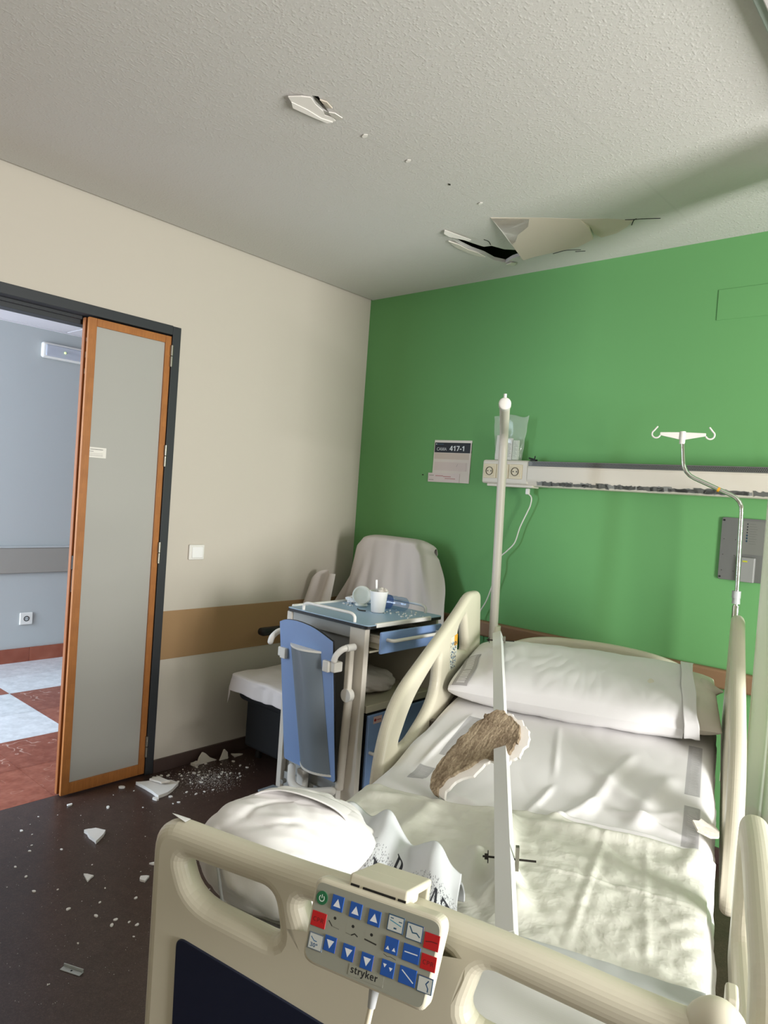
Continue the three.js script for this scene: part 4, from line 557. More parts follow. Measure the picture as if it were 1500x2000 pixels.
{
  const t = thing('plastic_cup', 'white plastic cup with a stirring stick standing on the cabinet top', 'cup', [0.988, TOP, 0.857]);
  mesh('cup_wall', new THREE.LatheGeometry([[0.0001, 0], [0.0285, 0], [0.0295, 0.004], [0.0385, 0.088], [0.041, 0.09], [0.041, 0.093], [0.038, 0.093], [0.0275, 0.005], [0.0001, 0.004]].map((p) => new THREE.Vector2(...p)), 40), M.cup, t);
  const s = thing('stirring_stick', 'thin white stick leaning up out of the plastic cup', 'stick', [0.982, TOP + 0.01, 0.86]); mesh('stick', slabG(roundPoly([[-0.003, 0], [0.003, 0], [0.0042, 0.13], [-0.0042, 0.13]], 0.002), 0.0025, 0).rotateZ(0.06).rotateY(0.7), M.cup, s);
  for (const [i, [dx, dz, r]] of [[0.014, 0.0, 0.014], [0.024, -0.012, 0.012], [0.02, 0.014, 0.011], [0.0, -0.012, 0.011]].entries()) { const g = new THREE.IcosahedronGeometry(r, 2), p = g.attributes.position; for (let k = 0; k < p.count; k++) { const f = 1 + 0.5 * nz(p.getX(k) * 70 + i * 5, p.getY(k) * 70, p.getZ(k) * 70); p.setXYZ(k, p.getX(k) * f, p.getY(k) * f, p.getZ(k) * f); } g.computeVertexNormals(); const m = mesh('plaster_lump', g, M.plaster); m.position.set(0.988 + dx, TOP + 0.092 + r * 0.2, 0.857 + dz); tag(m, 'white plaster crumb lying in the mouth of the plastic cup', 'plaster', 'plaster crumbs in the cup'); }
  const l = thing('tub_lid', 'round white lid propped upright beside the cup on the cabinet', 'lid', [0.852, TOP, 0.818], 0.72); mesh('lid_disc', new THREE.LatheGeometry([[0, 0.004], [0.036, 0.004], [0.041, 0.008], [0.043, 0], [0.040, -0.004], [0, 0]].map((p) => new THREE.Vector2(...p)), 40).rotateX(Math.PI / 2 - 0.22).translate(0, 0.051, 0), M.lid, l); mesh('tub_foot', new THREE.LatheGeometry([[0.0001, 0], [0.024, 0], [0.03, 0.008], [0.022, 0.016], [0.0001, 0.014]].map((p) => new THREE.Vector2(...p)), 32).translate(0, 0, -0.006), M.lid, l);
  const b = thing('water_bottle', 'clear plastic water bottle lying on its side behind the cup', 'bottle', [0.93, TOP, 0.742], 0.05);
  const prof = [[0.0001, 0.006], [0.012, 0.001], [0.024, 0], [0.0305, 0.008], [0.0315, 0.03], [0.0298, 0.045], [0.0315, 0.06], [0.0298, 0.075], [0.0315, 0.09], [0.0315, 0.15], [0.027, 0.175], [0.015, 0.205], [0.0125, 0.21], [0.0125, 0.225]].map((p) => new THREE.Vector2(...p));
  const lay = (g) => g.rotateZ(Math.PI / 2).translate(0.115, 0.0318, 0);
  mesh('bottle_wall', lay(new THREE.LatheGeometry(prof, 40)), phys(0xdfeaf6, 0.06, { transmission: 1, ior: 1.35 }), b); mesh('bottle_label', lay(new THREE.LatheGeometry([[0.0319, 0.094], [0.0319, 0.148]].map((p) => new THREE.Vector2(...p)), 40)), phys(0x8fa8d8, 0.3, { transmission: 0.6 }), b); mesh('cap', lay(cyl(0.0145, 0.0145, 0.017, 24).translate(0, 0.228, 0)), std(0x1a2a44, 0.5), b);
  const crump = (name, label, x, z, w, d, h, s, mat) => { const g = bodyG((u, v) => { const a = u * Math.PI * 2, t = v * Math.PI; const k = 1 + 0.5 * nz(Math.cos(a) * Math.sin(t) * 2 + s, Math.cos(t) * 2, Math.sin(a) * Math.sin(t) * 2) - 0.25 * Math.abs(nz(Math.cos(a) * 4 + s, t * 3, Math.sin(a) * 4)); return [Math.cos(a) * Math.sin(t) * w * k, Math.max(0, h * 0.7 + Math.cos(t) * h * k), Math.sin(a) * Math.sin(t) * d * k]; }, 48, 24); const m = mesh(name, g, mat); m.position.set(x, TOP, z); return tag(m, label, 'tissue'); };
  crump('paper_tissue', 'crumpled white paper napkin at the far corner of the cabinet top', 0.77, 0.772, 0.05, 0.036, 0.02, 2, M.cup); crump('paper_tissue', 'small crushed tissue lying behind the round lid', 0.80, 0.715, 0.03, 0.022, 0.016, 7, M.cup);
  tag(mesh('pen_refill', tubeG([[0.893, TOP + 0.0025, 0.885], [0.925, TOP + 0.0025, 0.905], [0.955, TOP + 0.0035, 0.9]], 0.0025, 20, 8), M.darkMetal), 'thin dark stick lying on the blue cabinet top', 'stick');
  const cg = []; for (let i = 0; i < 60; i++) { const x = i < 26 ? rr(0.75, 0.83) : rr(0.99, 1.16), z = i < 26 ? rr(0.72, 0.86) : rr(0.70, 0.86), r = rr(0.0016, 0.0055), g = new THREE.TetrahedronGeometry(r, 1); g.rotateY(rr(0, 6)); g.translate(x, TOP + r * 0.5, z); cg.push(g); } tag(mesh('plaster_crumbs', merge(cg), M.cup), 'fine white plaster crumbs scattered on the cabinet top', 'plaster', null, 'stuff');
  // folded linen on the open shelf
  const g = bodyG((u, v) => { const a = u * Math.PI * 2, t = v * Math.PI, q = (x, e) => Math.sign(x) * Math.pow(Math.abs(x), e); const x = q(Math.cos(a), 0.6) * q(Math.sin(t), 0.5), z = q(Math.sin(a), 0.6) * q(Math.sin(t), 0.5), y = q(Math.cos(t), 0.7); const k = 1 + 0.12 * nz(x * 3, y * 3, z * 3); return [x * 0.15 * k, Math.max(0, 0.05 + y * 0.05 * k + 0.02 * z), z * 0.14 * k]; }, 60, 30); const m = mesh('folded_towel', g, M.coverCloth); m.position.set(0.95, 0.5855, 0.93); tag(m, 'folded white towel on the open shelf of the cabinet', 'towel');
}
// ---------------------------------------------------------------- draped armchair in the corner
{
  const ch = thing('armchair', 'black armchair in the corner behind the cabinet', 'armchair', [0.4, 0, 0.55]);
  mesh('backrest', rbox(0.42, 0.66, 0.07, 0.034, 5).rotateX(-0.06).translate(0.07, 0.79, -0.40), M.blackFabric, ch);
  mesh('seat', rbox(0.5, 0.13, 0.62, 0.04, 4).translate(0, 0.40, 0.08), M.blackFabric, ch); mesh('seat_skirt', bxg(-0.24, 0.24, 0.09, 0.36, -0.2, 0.33, 0.02), M.blackFabric, ch);
  for (const s of [-1, 1]) { mesh('armrest', rbox(0.055, 0.04, 0.5, 0.018, 4).translate(s * 0.268, 0.66, 0.0), M.black, ch); mesh('arm_support', merge([rodG([s * 0.268, 0.05, -0.25], [s * 0.268, 0.65, -0.2], 0.014)]), M.black, ch); for (const z of [0.2, -0.26]) mesh('leg', rodG([s * 0.25, 0, z * 1.1], [s * 0.25, 0.12, z], 0.018), M.black, ch); }
  // cover over the back
  const cv = thing('chair_cover', 'pale mauve sheet draped over the back of the corner armchair', 'sheet', [0.45, 0.5, 0.2]);
  const g = clothG((u, v) => {
    const s = u * 2 - 1; const hw = (y) => { const t = 1.175 - y; return 0.235 + 0.03 * sm(0, 0.05, t) + 0.34 * Math.max(0, t); };
    let y, z, w; if (v < 0.22) { const t = v / 0.22; y = lerp(0.9, 1.165, t); z = 0.05 + 0.02 * t; w = hw(1.165) * lerp(0.7, 1, t); } else if (v < 0.32) { const t = (v - 0.22) / 0.1; const a = t * Math.PI; y = 1.165 + 0.026 * Math.sin(a); z = 0.07 + 0.075 * (1 - Math.cos(a)) * (1 - 0.8 * sm(0.78, 1, Math.abs(s))); w = hw(y); } else { const t = (v - 0.32) / 0.68; y = lerp(1.165, 0.5, t); z = 0.22 + 0.07 * t - 0.12 * sm(0.78, 1, Math.abs(s)) * sm(0.7, 1.1, y); w = hw(y); }
    const drop = 0.045 * Math.pow(Math.abs(s), 6) * sm(0.9, 1.17, y); const dn = Math.max(0, 1.12 - y); const fold = 0.03 * dn * Math.sin(s * 11 + 1) + 0.02 * dn * Math.sin(s * 23) + 0.012 * nz(s * 3, y * 3);
    let x = 0.465 + s * w + 0.02 * nz(y * 4, s * 2); x = Math.max(0.018 + 0.02 * (u), x); return [x - 0.45, y - drop - 0.5, Math.max(0.03, z + (v > 0.3 ? fold - 0.05 * s * s * sm(1.2, 0.9, y) : 0)) - 0.2];
  }, 130, 110, 0.003); mesh('cover_cloth', g, M.coverCloth, cv);
  const tuck = thing('chair_cover', 'bunched white cloth between the armchair back and the cream wall', 'sheet', [0.1, 0.66, 0.36]);
  mesh('bunched_cloth', clothG((u, v) => { const x = 0.03 + 0.2 * u, y = lerp(0.9 + 0.07 * Math.sin(u * 2.2) - 0.03 * nz(u * 2.5, 1), 0.66, v), z = 0.36 + 0.025 * Math.sin(u * 9 + v) + 0.08 * v; return [x - 0.1, y - 0.66, z - 0.36]; }, 40, 40, 0.004), M.coverCloth, tuck);
  const sc = thing('seat_cover', 'white sheet spread over the black armchair seat', 'sheet', [0.4, 0.4, 0.6]);
  const g2 = clothG((u, v) => {
    const lx = -0.06, L = 0.58, d = u * L + lx; const vz = v * 0.62; let x, y = 0.472, z; const zf = 0.955, r = 0.03; // over the left edge and over the front edge
    x = 0.14 + d; let drop = 0; if (x < 0.15) { drop += (0.15 - x) * 0.95; x = 0.15 - (0.15 - x) * 0.3; }
    const dz = 0.42 + vz; if (dz > zf) { drop += (dz - zf); z = zf + 0.012 + 0.05 * (dz - zf); } else z = dz; y -= Math.min(drop, 0.17); y += 0.008 * nz(u * 6, v * 6) ; if (drop > 0.02) z += 0.012 * nz(u * 9, v * 3); x += 0.012 * nz(v * 5, u * 3, 3) * Math.min(1, drop * 12); return [x - 0.4, y - 0.4, z - 0.6];
  }, 90, 90, 0.004); mesh('cover_cloth', g2, M.coverCloth, sc);
}
// ---------------------------------------------------------------- things on the green wall
{
  const w = thing('wall_service_unit', 'long chipped cream service rail with power sockets on the green wall', 'wall unit', [1.6, 1.5, 0.04]);
  const B = (n, m, ...a) => bx(n, m, w, ...a);
  mesh('housing', new THREE.ExtrudeGeometry(shapeOf(roundPoly([[0, 1.512], [0.066, 1.512, 0.012], [0.082, 1.545, 0.012], [0.08, 1.625, 0.012], [0.05, 1.632], [0, 1.632]], 0.004)), { depth: 1.7, bevelEnabled: false, curveSegments: 6 }).rotateY(Math.PI / 2).scale(1, 1, -1).translate(1.22 - 1.6, -1.5, -0.04), M.wallUnit, w);
  { const g = w.children[0].geometry, idx = g.index; const p = g.attributes.position; if (!idx) { for (let i = 0; i < p.count; i += 3) { for (const k of ['position', 'normal', 'uv']) { const a = g.attributes[k], n = a.itemSize; for (let c = 0; c < n; c++) { const t = a.array[(i + 1) * n + c]; a.array[(i + 1) * n + c] = a.array[(i + 2) * n + c]; a.array[(i + 2) * n + c] = t; } } } } g.computeVertexNormals(); }
  B('socket_module', M.wallUnit, 0.953, 1.225, 1.518, 1.64, 0, 0.08, 0.012); B('lower_tray', M.wallUnit, 0.985, 1.25, 1.505, 1.519, 0.01, 0.075, 0.004);
  tag(B('top_grille', M.panelGrey, 1.222, 2.9, 1.612, 1.637, 0.05, 0.0825, 0.002), 'perforated grey metal strip'); { const hs = []; for (let i = 0; i < 240; i++) for (let j = 0; j < 3; j++) { hs.push(new THREE.BoxGeometry(0.0036, 0.0036, 0.0008).translate(1.245 + i * 0.0068 + (j % 2) * 0.0034 - 1.6, 0.1185 + j * 0.006, 0.0826 - 0.04)); } tag(mesh('perforations', merge(hs), M.black, w), null, null, null, 'stuff'); }
  bx('front_lip', M.wallUnit, w, 1.222, 2.9, 1.606, 1.612, 0.07, 0.0845, 0.002);
  // worn lower edge: bare metal patches along the rail
  for (let i = 0; i < 26; i++) { const x = 1.27 + i * 0.039 + rr(-0.01, 0.01), L = rr(0.03, 0.09), h = rr(0.006, 0.02) * (1 + 0.4 * Math.sin(i)); const q = []; for (let k = 0; k <= 6; k++) q.push([x + L * k / 6, 0.004 + h * rr(0.2, 0.8)]); for (let k = 6; k >= 0; k--) q.push([x + L * k / 6, -0.006 - h * rr(0, 0.4)]); mesh('bare_patch', slabG(q.map(([a, b]) => [a - 1.6, Math.max(-0.016, Math.min(0.015, b))]), 0.0012, 0).rotateX(0.45).translate(0, 0.0285, 0.0748 - 0.04), i % 3 ? M.panelGrey : M.panelGrey2, w); }
  for (const [x, n] of [[1.002, 0], [1.152, 1]]) { const s = bx('socket', M.socket, w, x - 0.038, x + 0.038, 1.546, 1.618, 0.0795, 0.084, 0.002); bx('socket_insert', M.socket, w, x - 0.026, x + 0.026, 1.556, 1.608, 0.083, 0.0865, 0.002);
    mesh('socket_well', new THREE.LatheGeometry([[0.0001, -0.001], [0.018, -0.001], [0.019, 0.0036], [0.021, 0.0036], [0.0215, 0]].map((p) => new THREE.Vector2(...p)), 32).rotateX(Math.PI / 2).translate(x - 1.6, 0.082, 0.0868 - 0.04), M.socketDark, s); for (const d of [-0.0095, 0.0095]) mesh('contact_hole', cyl(0.0028, 0.0028, 0.002, 12).rotateX(Math.PI / 2).translate(x + d - 1.6, 0.082, 0.0875 - 0.04), M.black, s); }
  bx('blank_plate', M.socket, w, 1.042, 1.112, 1.546, 1.618, 0.0795, 0.084, 0.002);
  const plug = thing('wall_cable', 'thin white cable hanging from the service rail down behind the bed', 'cable', [1.2, 1.5, 0.035]);
  mesh('plug', rbox(0.018, 0.03, 0.018, 0.004).translate(0.006, -0.012, 0.005), M.white, plug);
  mesh('cord', tubeG([[1.206, 1.48, 0.04], [1.226, 1.46, 0.035], [1.221, 1.42, 0.03], [1.207, 1.386, 0.03], [1.172, 1.306, 0.03], [1.148, 1.226, 0.03], [1.11, 1.18, 0.035], [1.075, 1.14, 0.04], [1.065, 1.06, 0.05], [1.02, 0.92, 0.045], [0.981, 0.846, 0.045], [0.965, 0.78, 0.05], [0.96, 0.6, 0.06]].map(([x, y, z]) => [x - 1.2, y - 1.5, z - 0.035]), 0.0032, 90, 8), M.white, plug);
  const clip = thing('black_clip', 'small black clip on top of the service rail', 'clip', [1.236, 1.64, 0.05]); mesh('clip_body', merge([bxg(-0.02, 0.012, 0, 0.007, -0.01, 0.01, 0.002), rodG([-0.002, 0.004, 0], [0.004, 0.024, 0.002], 0.003, 8), rodG([-0.002, 0.008, 0], [-0.03, 0.014, 0.003], 0.0035, 8), rodG([0.0, 0.005, 0], [0.018, 0.004, 0.006], 0.0035, 8)]), M.black, clip);
  const bag = thing('plastic_bag', 'clear plastic bag of packets standing on the service rail behind the pole', 'bag', [1.078, 1.641, 0.045]);
  mesh('bag_film', bodyG((u, v) => { const a = u * Math.PI * 2, t = v, w = 0.075 + 0.028 * t + 0.006 * nz(Math.cos(a) * 3, t * 5, Math.sin(a) * 3), d = 0.032 * Math.pow(Math.max(0, 1 - t), 0.55) + 0.002; const y = 0.225 * t + 0.02 * t * nz(Math.cos(a) * 2, 3, 1); return [Math.cos(a) * w + 0.004, Math.max(0.0005, y), Math.sin(a) * d * (1 + 0.2 * nz(a * 2, t * 6))]; }, 64, 40), M.bag, bag);
  const pk = [['paper packet standing at the left inside the clear bag', -0.058, 0.03, 0.125, -0.1], ['white leaflet standing in the middle of the clear bag', 0.012, 0.026, 0.11, 0.02], ['printed carton standing at the right inside the clear bag', 0.045, 0.032, 0.1, 0.0]];
  for (const [i, [lb, dx, w2, h2, tl]] of pk.entries()) { const t = canvasTex(64, 192, (x) => { x.fillStyle = i === 2 ? '#cfd8c6' : '#dcdbd2'; x.fillRect(0, 0, 64, 192); x.fillStyle = '#6d776a'; if (i) for (let k = 0; k < 12; k++) x.fillRect(8, 16 + k * 13, 20 + ((k * 37) % 28), 3); if (i === 2) { x.strokeStyle = '#7c8878'; x.strokeRect(3, 3, 58, 186); } }); const m = mesh('medicine_packet', rbox(w2, h2, 0.012, 0.001).translate(0, h2 / 2, 0), std(0xffffff, 0.8, { map: t })); m.position.set(1.078 + dx, 1.6425, 0.045); m.rotation.z = tl * 0.4; tag(m, lb, 'packet'); }
  // bed number card
  const cd = thing('bed_sign', 'white bed card reading CAMA 417-1 on a dark header', 'sign', [0.698, 1.63, 0.002]);
  const tex = canvasTex(512, 512, (x) => { x.fillStyle = '#d9cfc6'; x.fillRect(0, 0, 512, 512); x.fillStyle = '#e4dfd8'; x.fillRect(0, 0, 512, 30); x.fillStyle = '#141a26'; x.fillRect(8, 30, 490, 122); x.fillStyle = '#dfe3e6'; x.font = 'bold 84px sans-serif'; x.fillText('417-1', 216, 128); x.font = '52px sans-serif'; x.fillText('CAMA', 36, 128); x.fillRect(22, 44, 12, 12); x.fillStyle = '#3d6a80'; x.font = '15px sans-serif'; for (let i = 0; i < 9; i++) x.fillRect(42 + i * 10, 46, 7, 8); x.fillStyle = '#cbbcb0'; x.fillRect(10, 156, 480, 76); x.fillStyle = '#d3c4be'; x.fillRect(20, 268, 450, 104); x.strokeStyle = '#8d8580'; x.lineWidth = 3; x.beginPath(); x.moveTo(330, 320); x.lineTo(346, 284); x.stroke(); x.strokeStyle = '#b8aaa4'; x.strokeRect(454, 276, 16, 90); });
  const cg = rbox(0.252, 0.232, 0.004, 0.001, 1); mesh('card', cg.rotateZ(-0.012), std(0xffffff, 0.6, { map: tex }), cd);
  const t2 = canvasTex(256, 64, (x) => { x.fillStyle = '#d8cbc7'; x.fillRect(0, 0, 256, 64); x.fillStyle = '#8c8480'; for (const y of [14, 46]) for (let i = 0; i < 5; i++) x.fillRect(8 + i * 8, y, 6, 5); x.fillStyle = '#b06a6c'; for (let i = 0; i < 18; i++) x.fillRect(62 + i * 7, 16 + (i > 8 ? 4 : 0), 5, 6); for (let i = 0; i < 14; i++) x.fillRect(140 + i * 6, 34, 4, 6); });
  mesh('name_slip', new THREE.BoxGeometry(0.215, 0.05, 0.0012).translate(-0.045, -0.092, 0.0035), std(0xffffff, 0.7, { map: t2 }), cd);
  const gp = thing('nurse_call_panel', 'grey metal panel with dark pictograms on the green wall behind the drip pole', 'panel', [2.3, 1.3, 0.005]);
  const tp = canvasTex(256, 256, (x) => { x.fillStyle = '#74756f'; x.fillRect(0, 0, 256, 256); x.fillStyle = '#20232a'; for (let i = 0; i < 7; i++) { x.beginPath(); x.arc(70, 22 + i * 22, i < 4 ? 6 : 8, 0, 7); x.fill(); x.fillStyle = i < 3 ? '#20232a' : '#14384a'; } x.fillStyle = '#55564f'; for (let i = 0; i < 9; i++) x.fillRect(90, 20 + i * 19, 50 + ((i * 29) % 20), 2); });
  const pl = mesh('plate', slabG(roundPoly([[2.112 - 2.3, 1.172 - 1.3], [2.46 - 2.3, 1.175 - 1.3], [2.46 - 2.3, 1.428 - 1.3], [2.112 - 2.3, 1.43 - 1.3]], 0.012), 0.008, 0.001), M.panelGrey, gp); mesh('legend', new THREE.BoxGeometry(0.11, 0.135, 0.001).translate(2.236 - 2.3, 1.352 - 1.3, 0.0045), std(0xffffff, 0.5, { map: tp }), gp);
  const md = mesh('call_module', rbox(0.05, 0.1, 0.02, 0.003).translate(2.226 - 2.3, 1.222 - 1.3, 0.012), M.panelGrey2, gp); mesh('yellow_mark', rbox(0.018, 0.006, 0.001, 0.0003).translate(2.216 - 2.3, 1.256 - 1.3, 0.0225), std(0xb7b82a, 0.6), md);
  for (const [x, y] of [[2.121, 1.418], [2.12, 1.183]]) mesh('screw', cyl(0.004, 0.004, 0.002, 12).rotateX(Math.PI / 2).translate(x - 2.3, y - 1.3, 0.005), M.black, pl); for (let i = 0; i < 6; i++) mesh('rivet', cyl(0.0016, 0.0016, 0.001, 8).rotateX(Math.PI / 2).translate(2.125 + (i % 2) * 0.045 - 2.3, 1.21 + Math.floor(i / 2) * 0.065 - 1.3, 0.0045), M.darkMetal, pl);
  const bp = st(thing('trim_4', null, null, [1.3, 0.76, 0.02])); bx('wall_bumper', M.bumper, bp, 0.02, 2.9, 0.722, 0.802, 0, 0.04, 0.012);
  st(bx('trim_5', M.green, null, 2.021, 2.62, 2.257, 2.385, 0, 0.003, 0.001));
  tag(mesh('paint_chip', slabG([[-0.018, 0.006], [-0.01, 0.009], [0.012, 0.003], [0.02, -0.004], [0.008, -0.01], [-0.006, -0.006], [-0.02, -0.008]], 0.002, 0), M.chip), 'pale chip of bare plaster on the green wall beside the armchair', 'chip').position.set(0.671, 0.984, 0.001);
  tag(mesh('screw_head', cyl(0.0035, 0.0035, 0.004, 14).rotateX(Math.PI / 2), M.darkMetal), 'dark screw head in the green wall left of the bed card', 'screw').position.set(0.503, 1.55, 0.002);
}
{ // switch, sockets and lamps on the other walls
  const s = thing('light_switch', 'white rocker light switch on the cream wall beside the door', 'switch', [0, 1.07, 1.131]); mesh('plate', rbox(0.012, 0.076, 0.088, 0.006, 3).translate(0.006, 0, 0), M.white, s); mesh('rocker', rbox(0.008, 0.056, 0.062, 0.004, 3).rotateZ(0.03).translate(0.012, 0, -0.002), M.cup, s);
  const k = thing('wall_socket', 'white power socket low on the corridor wall', 'socket', [-2.36, 0.32, 0.97]); mesh('plate', rbox(0.014, 0.09, 0.092, 0.006, 3).translate(0.007, 0, 0), M.white, k); mesh('well', cyl(0.02, 0.02, 0.002, 28).rotateZ(Math.PI / 2).translate(0.0148, 0, 0), M.darkMetal, k); mesh('insert', cyl(0.014, 0.014, 0.003, 24).rotateZ(Math.PI / 2).translate(0.0158, 0, 0), M.greyPlastic, k); for (const d of [-0.008, 0.008]) mesh('contact_hole', cyl(0.003, 0.003, 0.003, 10).rotateZ(Math.PI / 2).translate(0.0166, 0, d), M.black, k);
  const e = thing('emergency_light', 'long white emergency light fitting high on the corridor wall', 'light fitting', [-2.36, 2.3, 0.80]); mesh('housing', rbox(0.04, 0.115, 0.36, 0.018, 4).translate(0.02, 0, 0), M.white, e); mesh('diffuser', rbox(0.03, 0.085, 0.315, 0.012, 3).translate(0.035, 0, 0), phys(0xd9dce6, 0.25, { transmission: 0.45 }), e); mesh('tube', rodG([0.036, 0.005, -0.12], [0.036, 0.005, 0.12], 0.009), M.greyPlastic, e); mesh('indicator', new THREE.SphereGeometry(0.008, 12, 8).translate(0.05, 0.0, 0.02), std(0xbfe08a, 0.4, { emissive: new THREE.Color(0.5, 0.75, 0.25), emissiveIntensity: 1.5 }), e);
  const l = thing('ceiling_lamp', 'long switched-off ceiling lamp at the top right edge', 'lamp', [2.64, H, 1.95]); mesh('housing', bxg(-0.15, 0.15, -0.032, 0, -1.0, 1.0, 0.004), std(0x9fa8a2, 0.5), l); mesh('diffuser', bxg(-0.128, 0.128, -0.042, -0.03, -0.98, 0.98, 0.004), phys(0xe8dfe0, 0.35, { transmission: 0.2 }), l);
}
{ // bed curtain, drawn back into the corner beside the bed
  const c = thing('bed_curtain', 'white bed curtain hanging bunched beside the right side rail', 'curtain', [2.62, 0.43, 0.7]);
  const path = new THREE.CatmullRomCurve3([[2.40, 0, 0.54], [2.49, 0, 0.57], [2.6, 0, 0.66], [2.7, 0, 0.8], [2.80, 0, 0.93]].map(V)); const W = (u, y) => { const p = path.getPoint(u), t = path.getTangent(u), k = 0.028 * Math.sin(u * 34 + 0.6) * (1 - 0.3 * (2.5 - y)) + 0.01 * nz(u * 9, y * 2); return [p.x - t.z * k * (u < 0.02 ? 0 : 1), p.z + t.x * k * (u < 0.02 ? 0 : 1)]; };
  mesh('curtain_cloth', clothG((u, v) => { const y = lerp(0.425, 2.52, v), q = W(u, y); return [q[0] - 2.62 + 0.03 * u * 0, y - 0.43 + 0.004 * Math.sin(u * 30), q[1] - 0.7]; }, 150, 60, 0), M.curtain, c);
  mesh('hem', clothG((u, v) => { const y = lerp(0.424, 0.47, v), q = W(u, y); return [q[0] - 2.6175, y - 0.43 + 0.004 * Math.sin(u * 30), q[1] - 0.7]; }, 150, 4, 0), M.curtain, c);
  mesh('edge_hem', tubeG([[2.40 - 2.62, 0, 0.54 - 0.7], [2.40 - 2.62, 1, 0.54 - 0.7], [2.40 - 2.62, 2.08, 0.54 - 0.7]], 0.004, 30, 8), M.curtain, c);
  const t = thing('curtain_track', 'slim white curtain track fixed under the ceiling beside the bed', 'curtain track', [2.62, 2.52, 0.7]); mesh('track', tubeG([[2.40, 2.545, 0.45], [2.5, 2.545, 0.56], [2.7, 2.545, 0.8], [2.85, 2.545, 1.0], [2.9, 2.545, 1.15]].map(([x, y, z]) => [x - 2.62, y - 2.52, z - 0.7]), 0.01, 40, 8), M.white, t); for (const [x, z] of [[2.44, 0.5], [2.8, 0.93]]) mesh('hanger', bxg(x - 0.006 - 2.62, x + 0.006 - 2.62, 0.02, 0.08, z - 0.706, z - 0.694, 0.001), M.white, t);
}
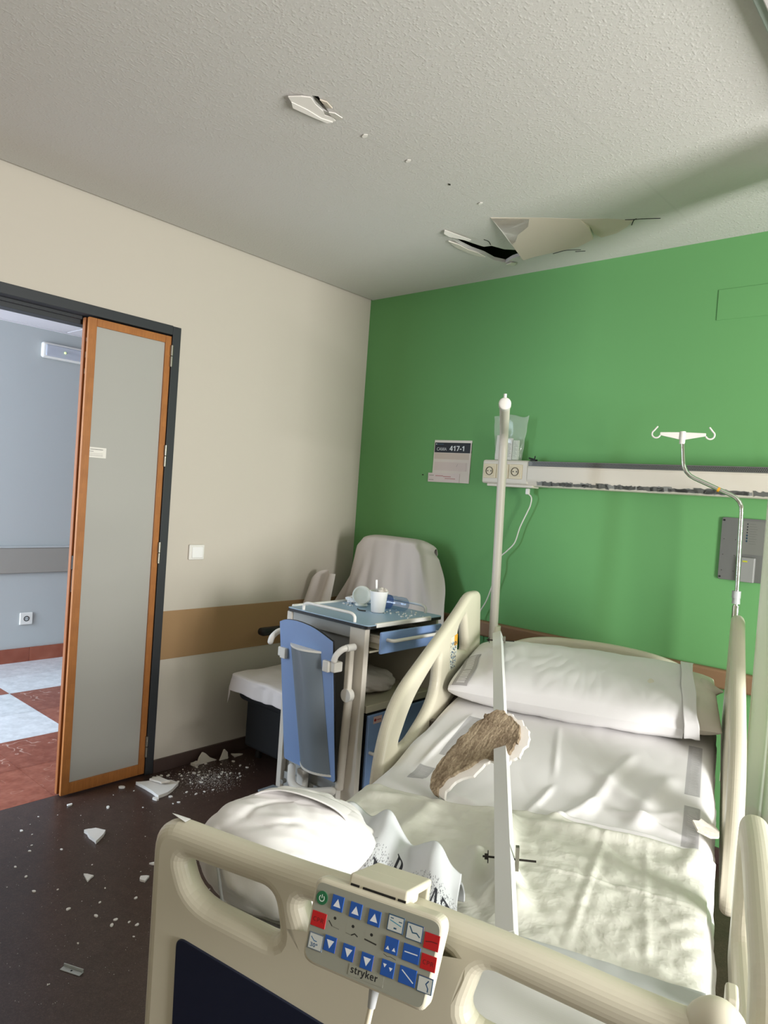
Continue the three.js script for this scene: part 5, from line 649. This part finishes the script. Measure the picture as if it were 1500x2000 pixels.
// ---------------------------------------------------------------- rubble on the floor
{
  const frag = (pts, t, y, label, mat = M.plaster, group) => { const cx = pts.reduce((s, p) => s + p[0], 0) / pts.length, cz = pts.reduce((s, p) => s + p[1], 0) / pts.length; const o = []; for (let i = 0; i < pts.length; i++) { const q = pts[(i + 1) % pts.length]; for (let s = 0; s < 3; s++) { const k = s / 3, L = Math.hypot(q[0] - pts[i][0], q[1] - pts[i][1]); o.push([lerp(pts[i][0], q[0], k) - cx + (rnd() - 0.5) * L * 0.1, lerp(pts[i][1], q[1], k) - cz + (rnd() - 0.5) * L * 0.1]); } } const m = mesh('plaster_fragment', uvBox(plateXZ(o, t, t)), mat); m.position.set(cx, y + 0.0005, cz); return tag(m, label, 'plaster', group); };
  frag([[0.075, 1.425], [0.264, 1.415], [0.25, 1.349], [0.2, 1.278], [0.15, 1.285], [0.105, 1.35]], 0.014, 0, 'largest flat slab of plaster on the floor near the door jamb', M.board);
  const f2 = frag([[0.1, 1.368], [0.098, 1.318], [0.19, 1.318], [0.178, 1.352], [0.135, 1.362]], 0.008, 0.0195, 'curled plaster skin resting on top of the largest floor slab', M.plaster); f2.rotation.z = 0.07;
  const stand = (pts, x, tilt, label) => { const z0 = pts[0][0], m = mesh('plaster_fragment', uvBox(plateZY(pts.map(([z, y]) => [z - z0, y]), -0.006, 0.006)), M.plaster); m.position.set(x, 0, z0); m.rotation.z = tilt; return tag(m, label, 'plaster'); };
  stand([[1.08, 0], [1.055, 0.037], [1.035, 0.055], [1.02, 0.045], [1.0, 0.022], [0.96, 0.0]], 0.05, 0.35, 'pointed shard of plaster leaning against the left skirting board'); stand([[0.955, 0], [0.93, 0.03], [0.915, 0.05], [0.9, 0.03], [0.905, 0]], 0.07, 0.45, 'brownish triangular plaster shard beside the leaning white shard');
  frag([[0.03, 1.1], [0.025, 1.06], [0.06, 1.07], [0.062, 1.095]], 0.012, 0, 'small plaster block next to the shard at the skirting'); frag([[0.04, 0.86], [0.075, 0.81], [0.085, 0.87]], 0.006, 0, 'flat plaster sliver closest to the armchair');
  frag([[0.352, 1.795], [0.365, 1.757], [0.404, 1.734], [0.43, 1.757], [0.462, 1.803], [0.409, 1.8]], 0.013, 0, 'bright jagged plaster piece alone on the dark floor below the door leaf', M.board);
  frag([[0.638, 1.932], [0.669, 1.912], [0.69, 1.945]], 0.006, 0, 'triangular plaster chip in the middle of the bare floor', M.board); frag([[0.78, 1.795], [0.798, 1.77], [0.82, 1.80], [0.8, 1.808]], 0.007, 0, 'rounded plaster chip left of the footboard corner', M.board); frag([[0.722, 1.726], [0.735, 1.695], [0.756, 1.709]], 0.006, 0, 'flat plaster chip half hidden by the footboard corner', M.board);
  const chips = [[0.265, 1.431, 0.016], [0.282, 1.37, 0.011], [0.09, 1.732, 0.013], [0.21, 1.624, 0.012], [0.065, 1.484, 0.014], [0.19, 1.969, 0.009], [0.359, 2.007, 0.007], [0.437, 2.086, 0.007], [0.522, 2.084, 0.006], [0.63, 2.099, 0.008], [0.799, 2.062, 0.009], [0.891, 2.013, 0.009], [0.949, 1.977, 0.007], [0.97, 2.0, 0.009], [1.018, 1.939, 0.008], [0.884, 1.87, 0.008], [0.422, 1.916, 0.006], [0.829, 1.968, 0.006], [0.989, 1.952, 0.006]];
  for (let i = 0; i < 60; i++) chips.push([0.04 + Math.abs(rr(-0.2, 0.32)), rr(0.9, 1.4), rr(0.004, 0.011)]); for (let i = 0; i < 40; i++) chips.push([rr(0.1, 1.15), rr(1.45, 2.3), rr(0.002, 0.005)]);
  const forms = [0, 1, 2, 3].map((k) => { const o = []; for (let i = 0; i < 7; i++) { const a = i / 7 * 6.283, r = rr(0.6, 1.15); o.push([Math.cos(a) * r, Math.sin(a) * r * 0.7]); } return plateXZ(o, 0.5, 0.5); });
  for (const [i, [x, z, r]] of chips.entries()) { const m = mesh('plaster_chip', forms[i % 4], M.board); m.scale.set(r, r * 0.9, r); m.rotation.y = rr(0, 6); m.position.set(x, 0.0004, z); tag(m, 'small white plaster chip scattered on the dark floor', 'plaster', 'plaster chips strewn on the floor'); }
  const dg = []; for (let i = 0; i < 1500; i++) { const k = rnd() < 0.6; const a = rr(0, 6.283), q = Math.sqrt(-2 * Math.log(1 - rnd() * 0.98)); const x = k ? 0.24 + Math.cos(a) * q * 0.06 : 0.16 + Math.cos(a) * q * 0.09, z = k ? 1.12 + Math.sin(a) * q * 0.055 : 1.12 + Math.sin(a) * q * 0.12; if (x < 0.02) continue; const r = rr(0.0006, 0.0019), g = new THREE.TetrahedronGeometry(r, 0); g.rotateY(rr(0, 6)); g.translate(x, r * 0.4, z); dg.push(g); }
  for (let i = 0; i < 500; i++) { const r = rr(0.0006, 0.0016), g = new THREE.TetrahedronGeometry(r, 0); g.translate(rr(0.05, 1.2), r * 0.4, rr(1.2, 2.4)); dg.push(g); }
  tag(mesh('plaster_dust', merge(dg), M.board), 'fine white plaster grit spread over the dark floor', 'plaster dust', null, 'stuff');
  const mb = thing('metal_bracket', 'small grey metal bracket lying on the dark floor in front', 'bracket', [1.088, 0, 2.181], 0.42); mesh('plate', bxg(-0.034, 0.034, 0.0, 0.003, -0.009, 0.009, 0.001), M.galv, mb); mesh('flange', bxg(-0.034, 0.034, 0.003, 0.011, -0.009, -0.006, 0.001), M.galv, mb); mesh('hole', cyl(0.003, 0.003, 0.0008, 12).translate(0, 0.003, 0.001), M.black, mb);
}
renderer.render(scene, camera);
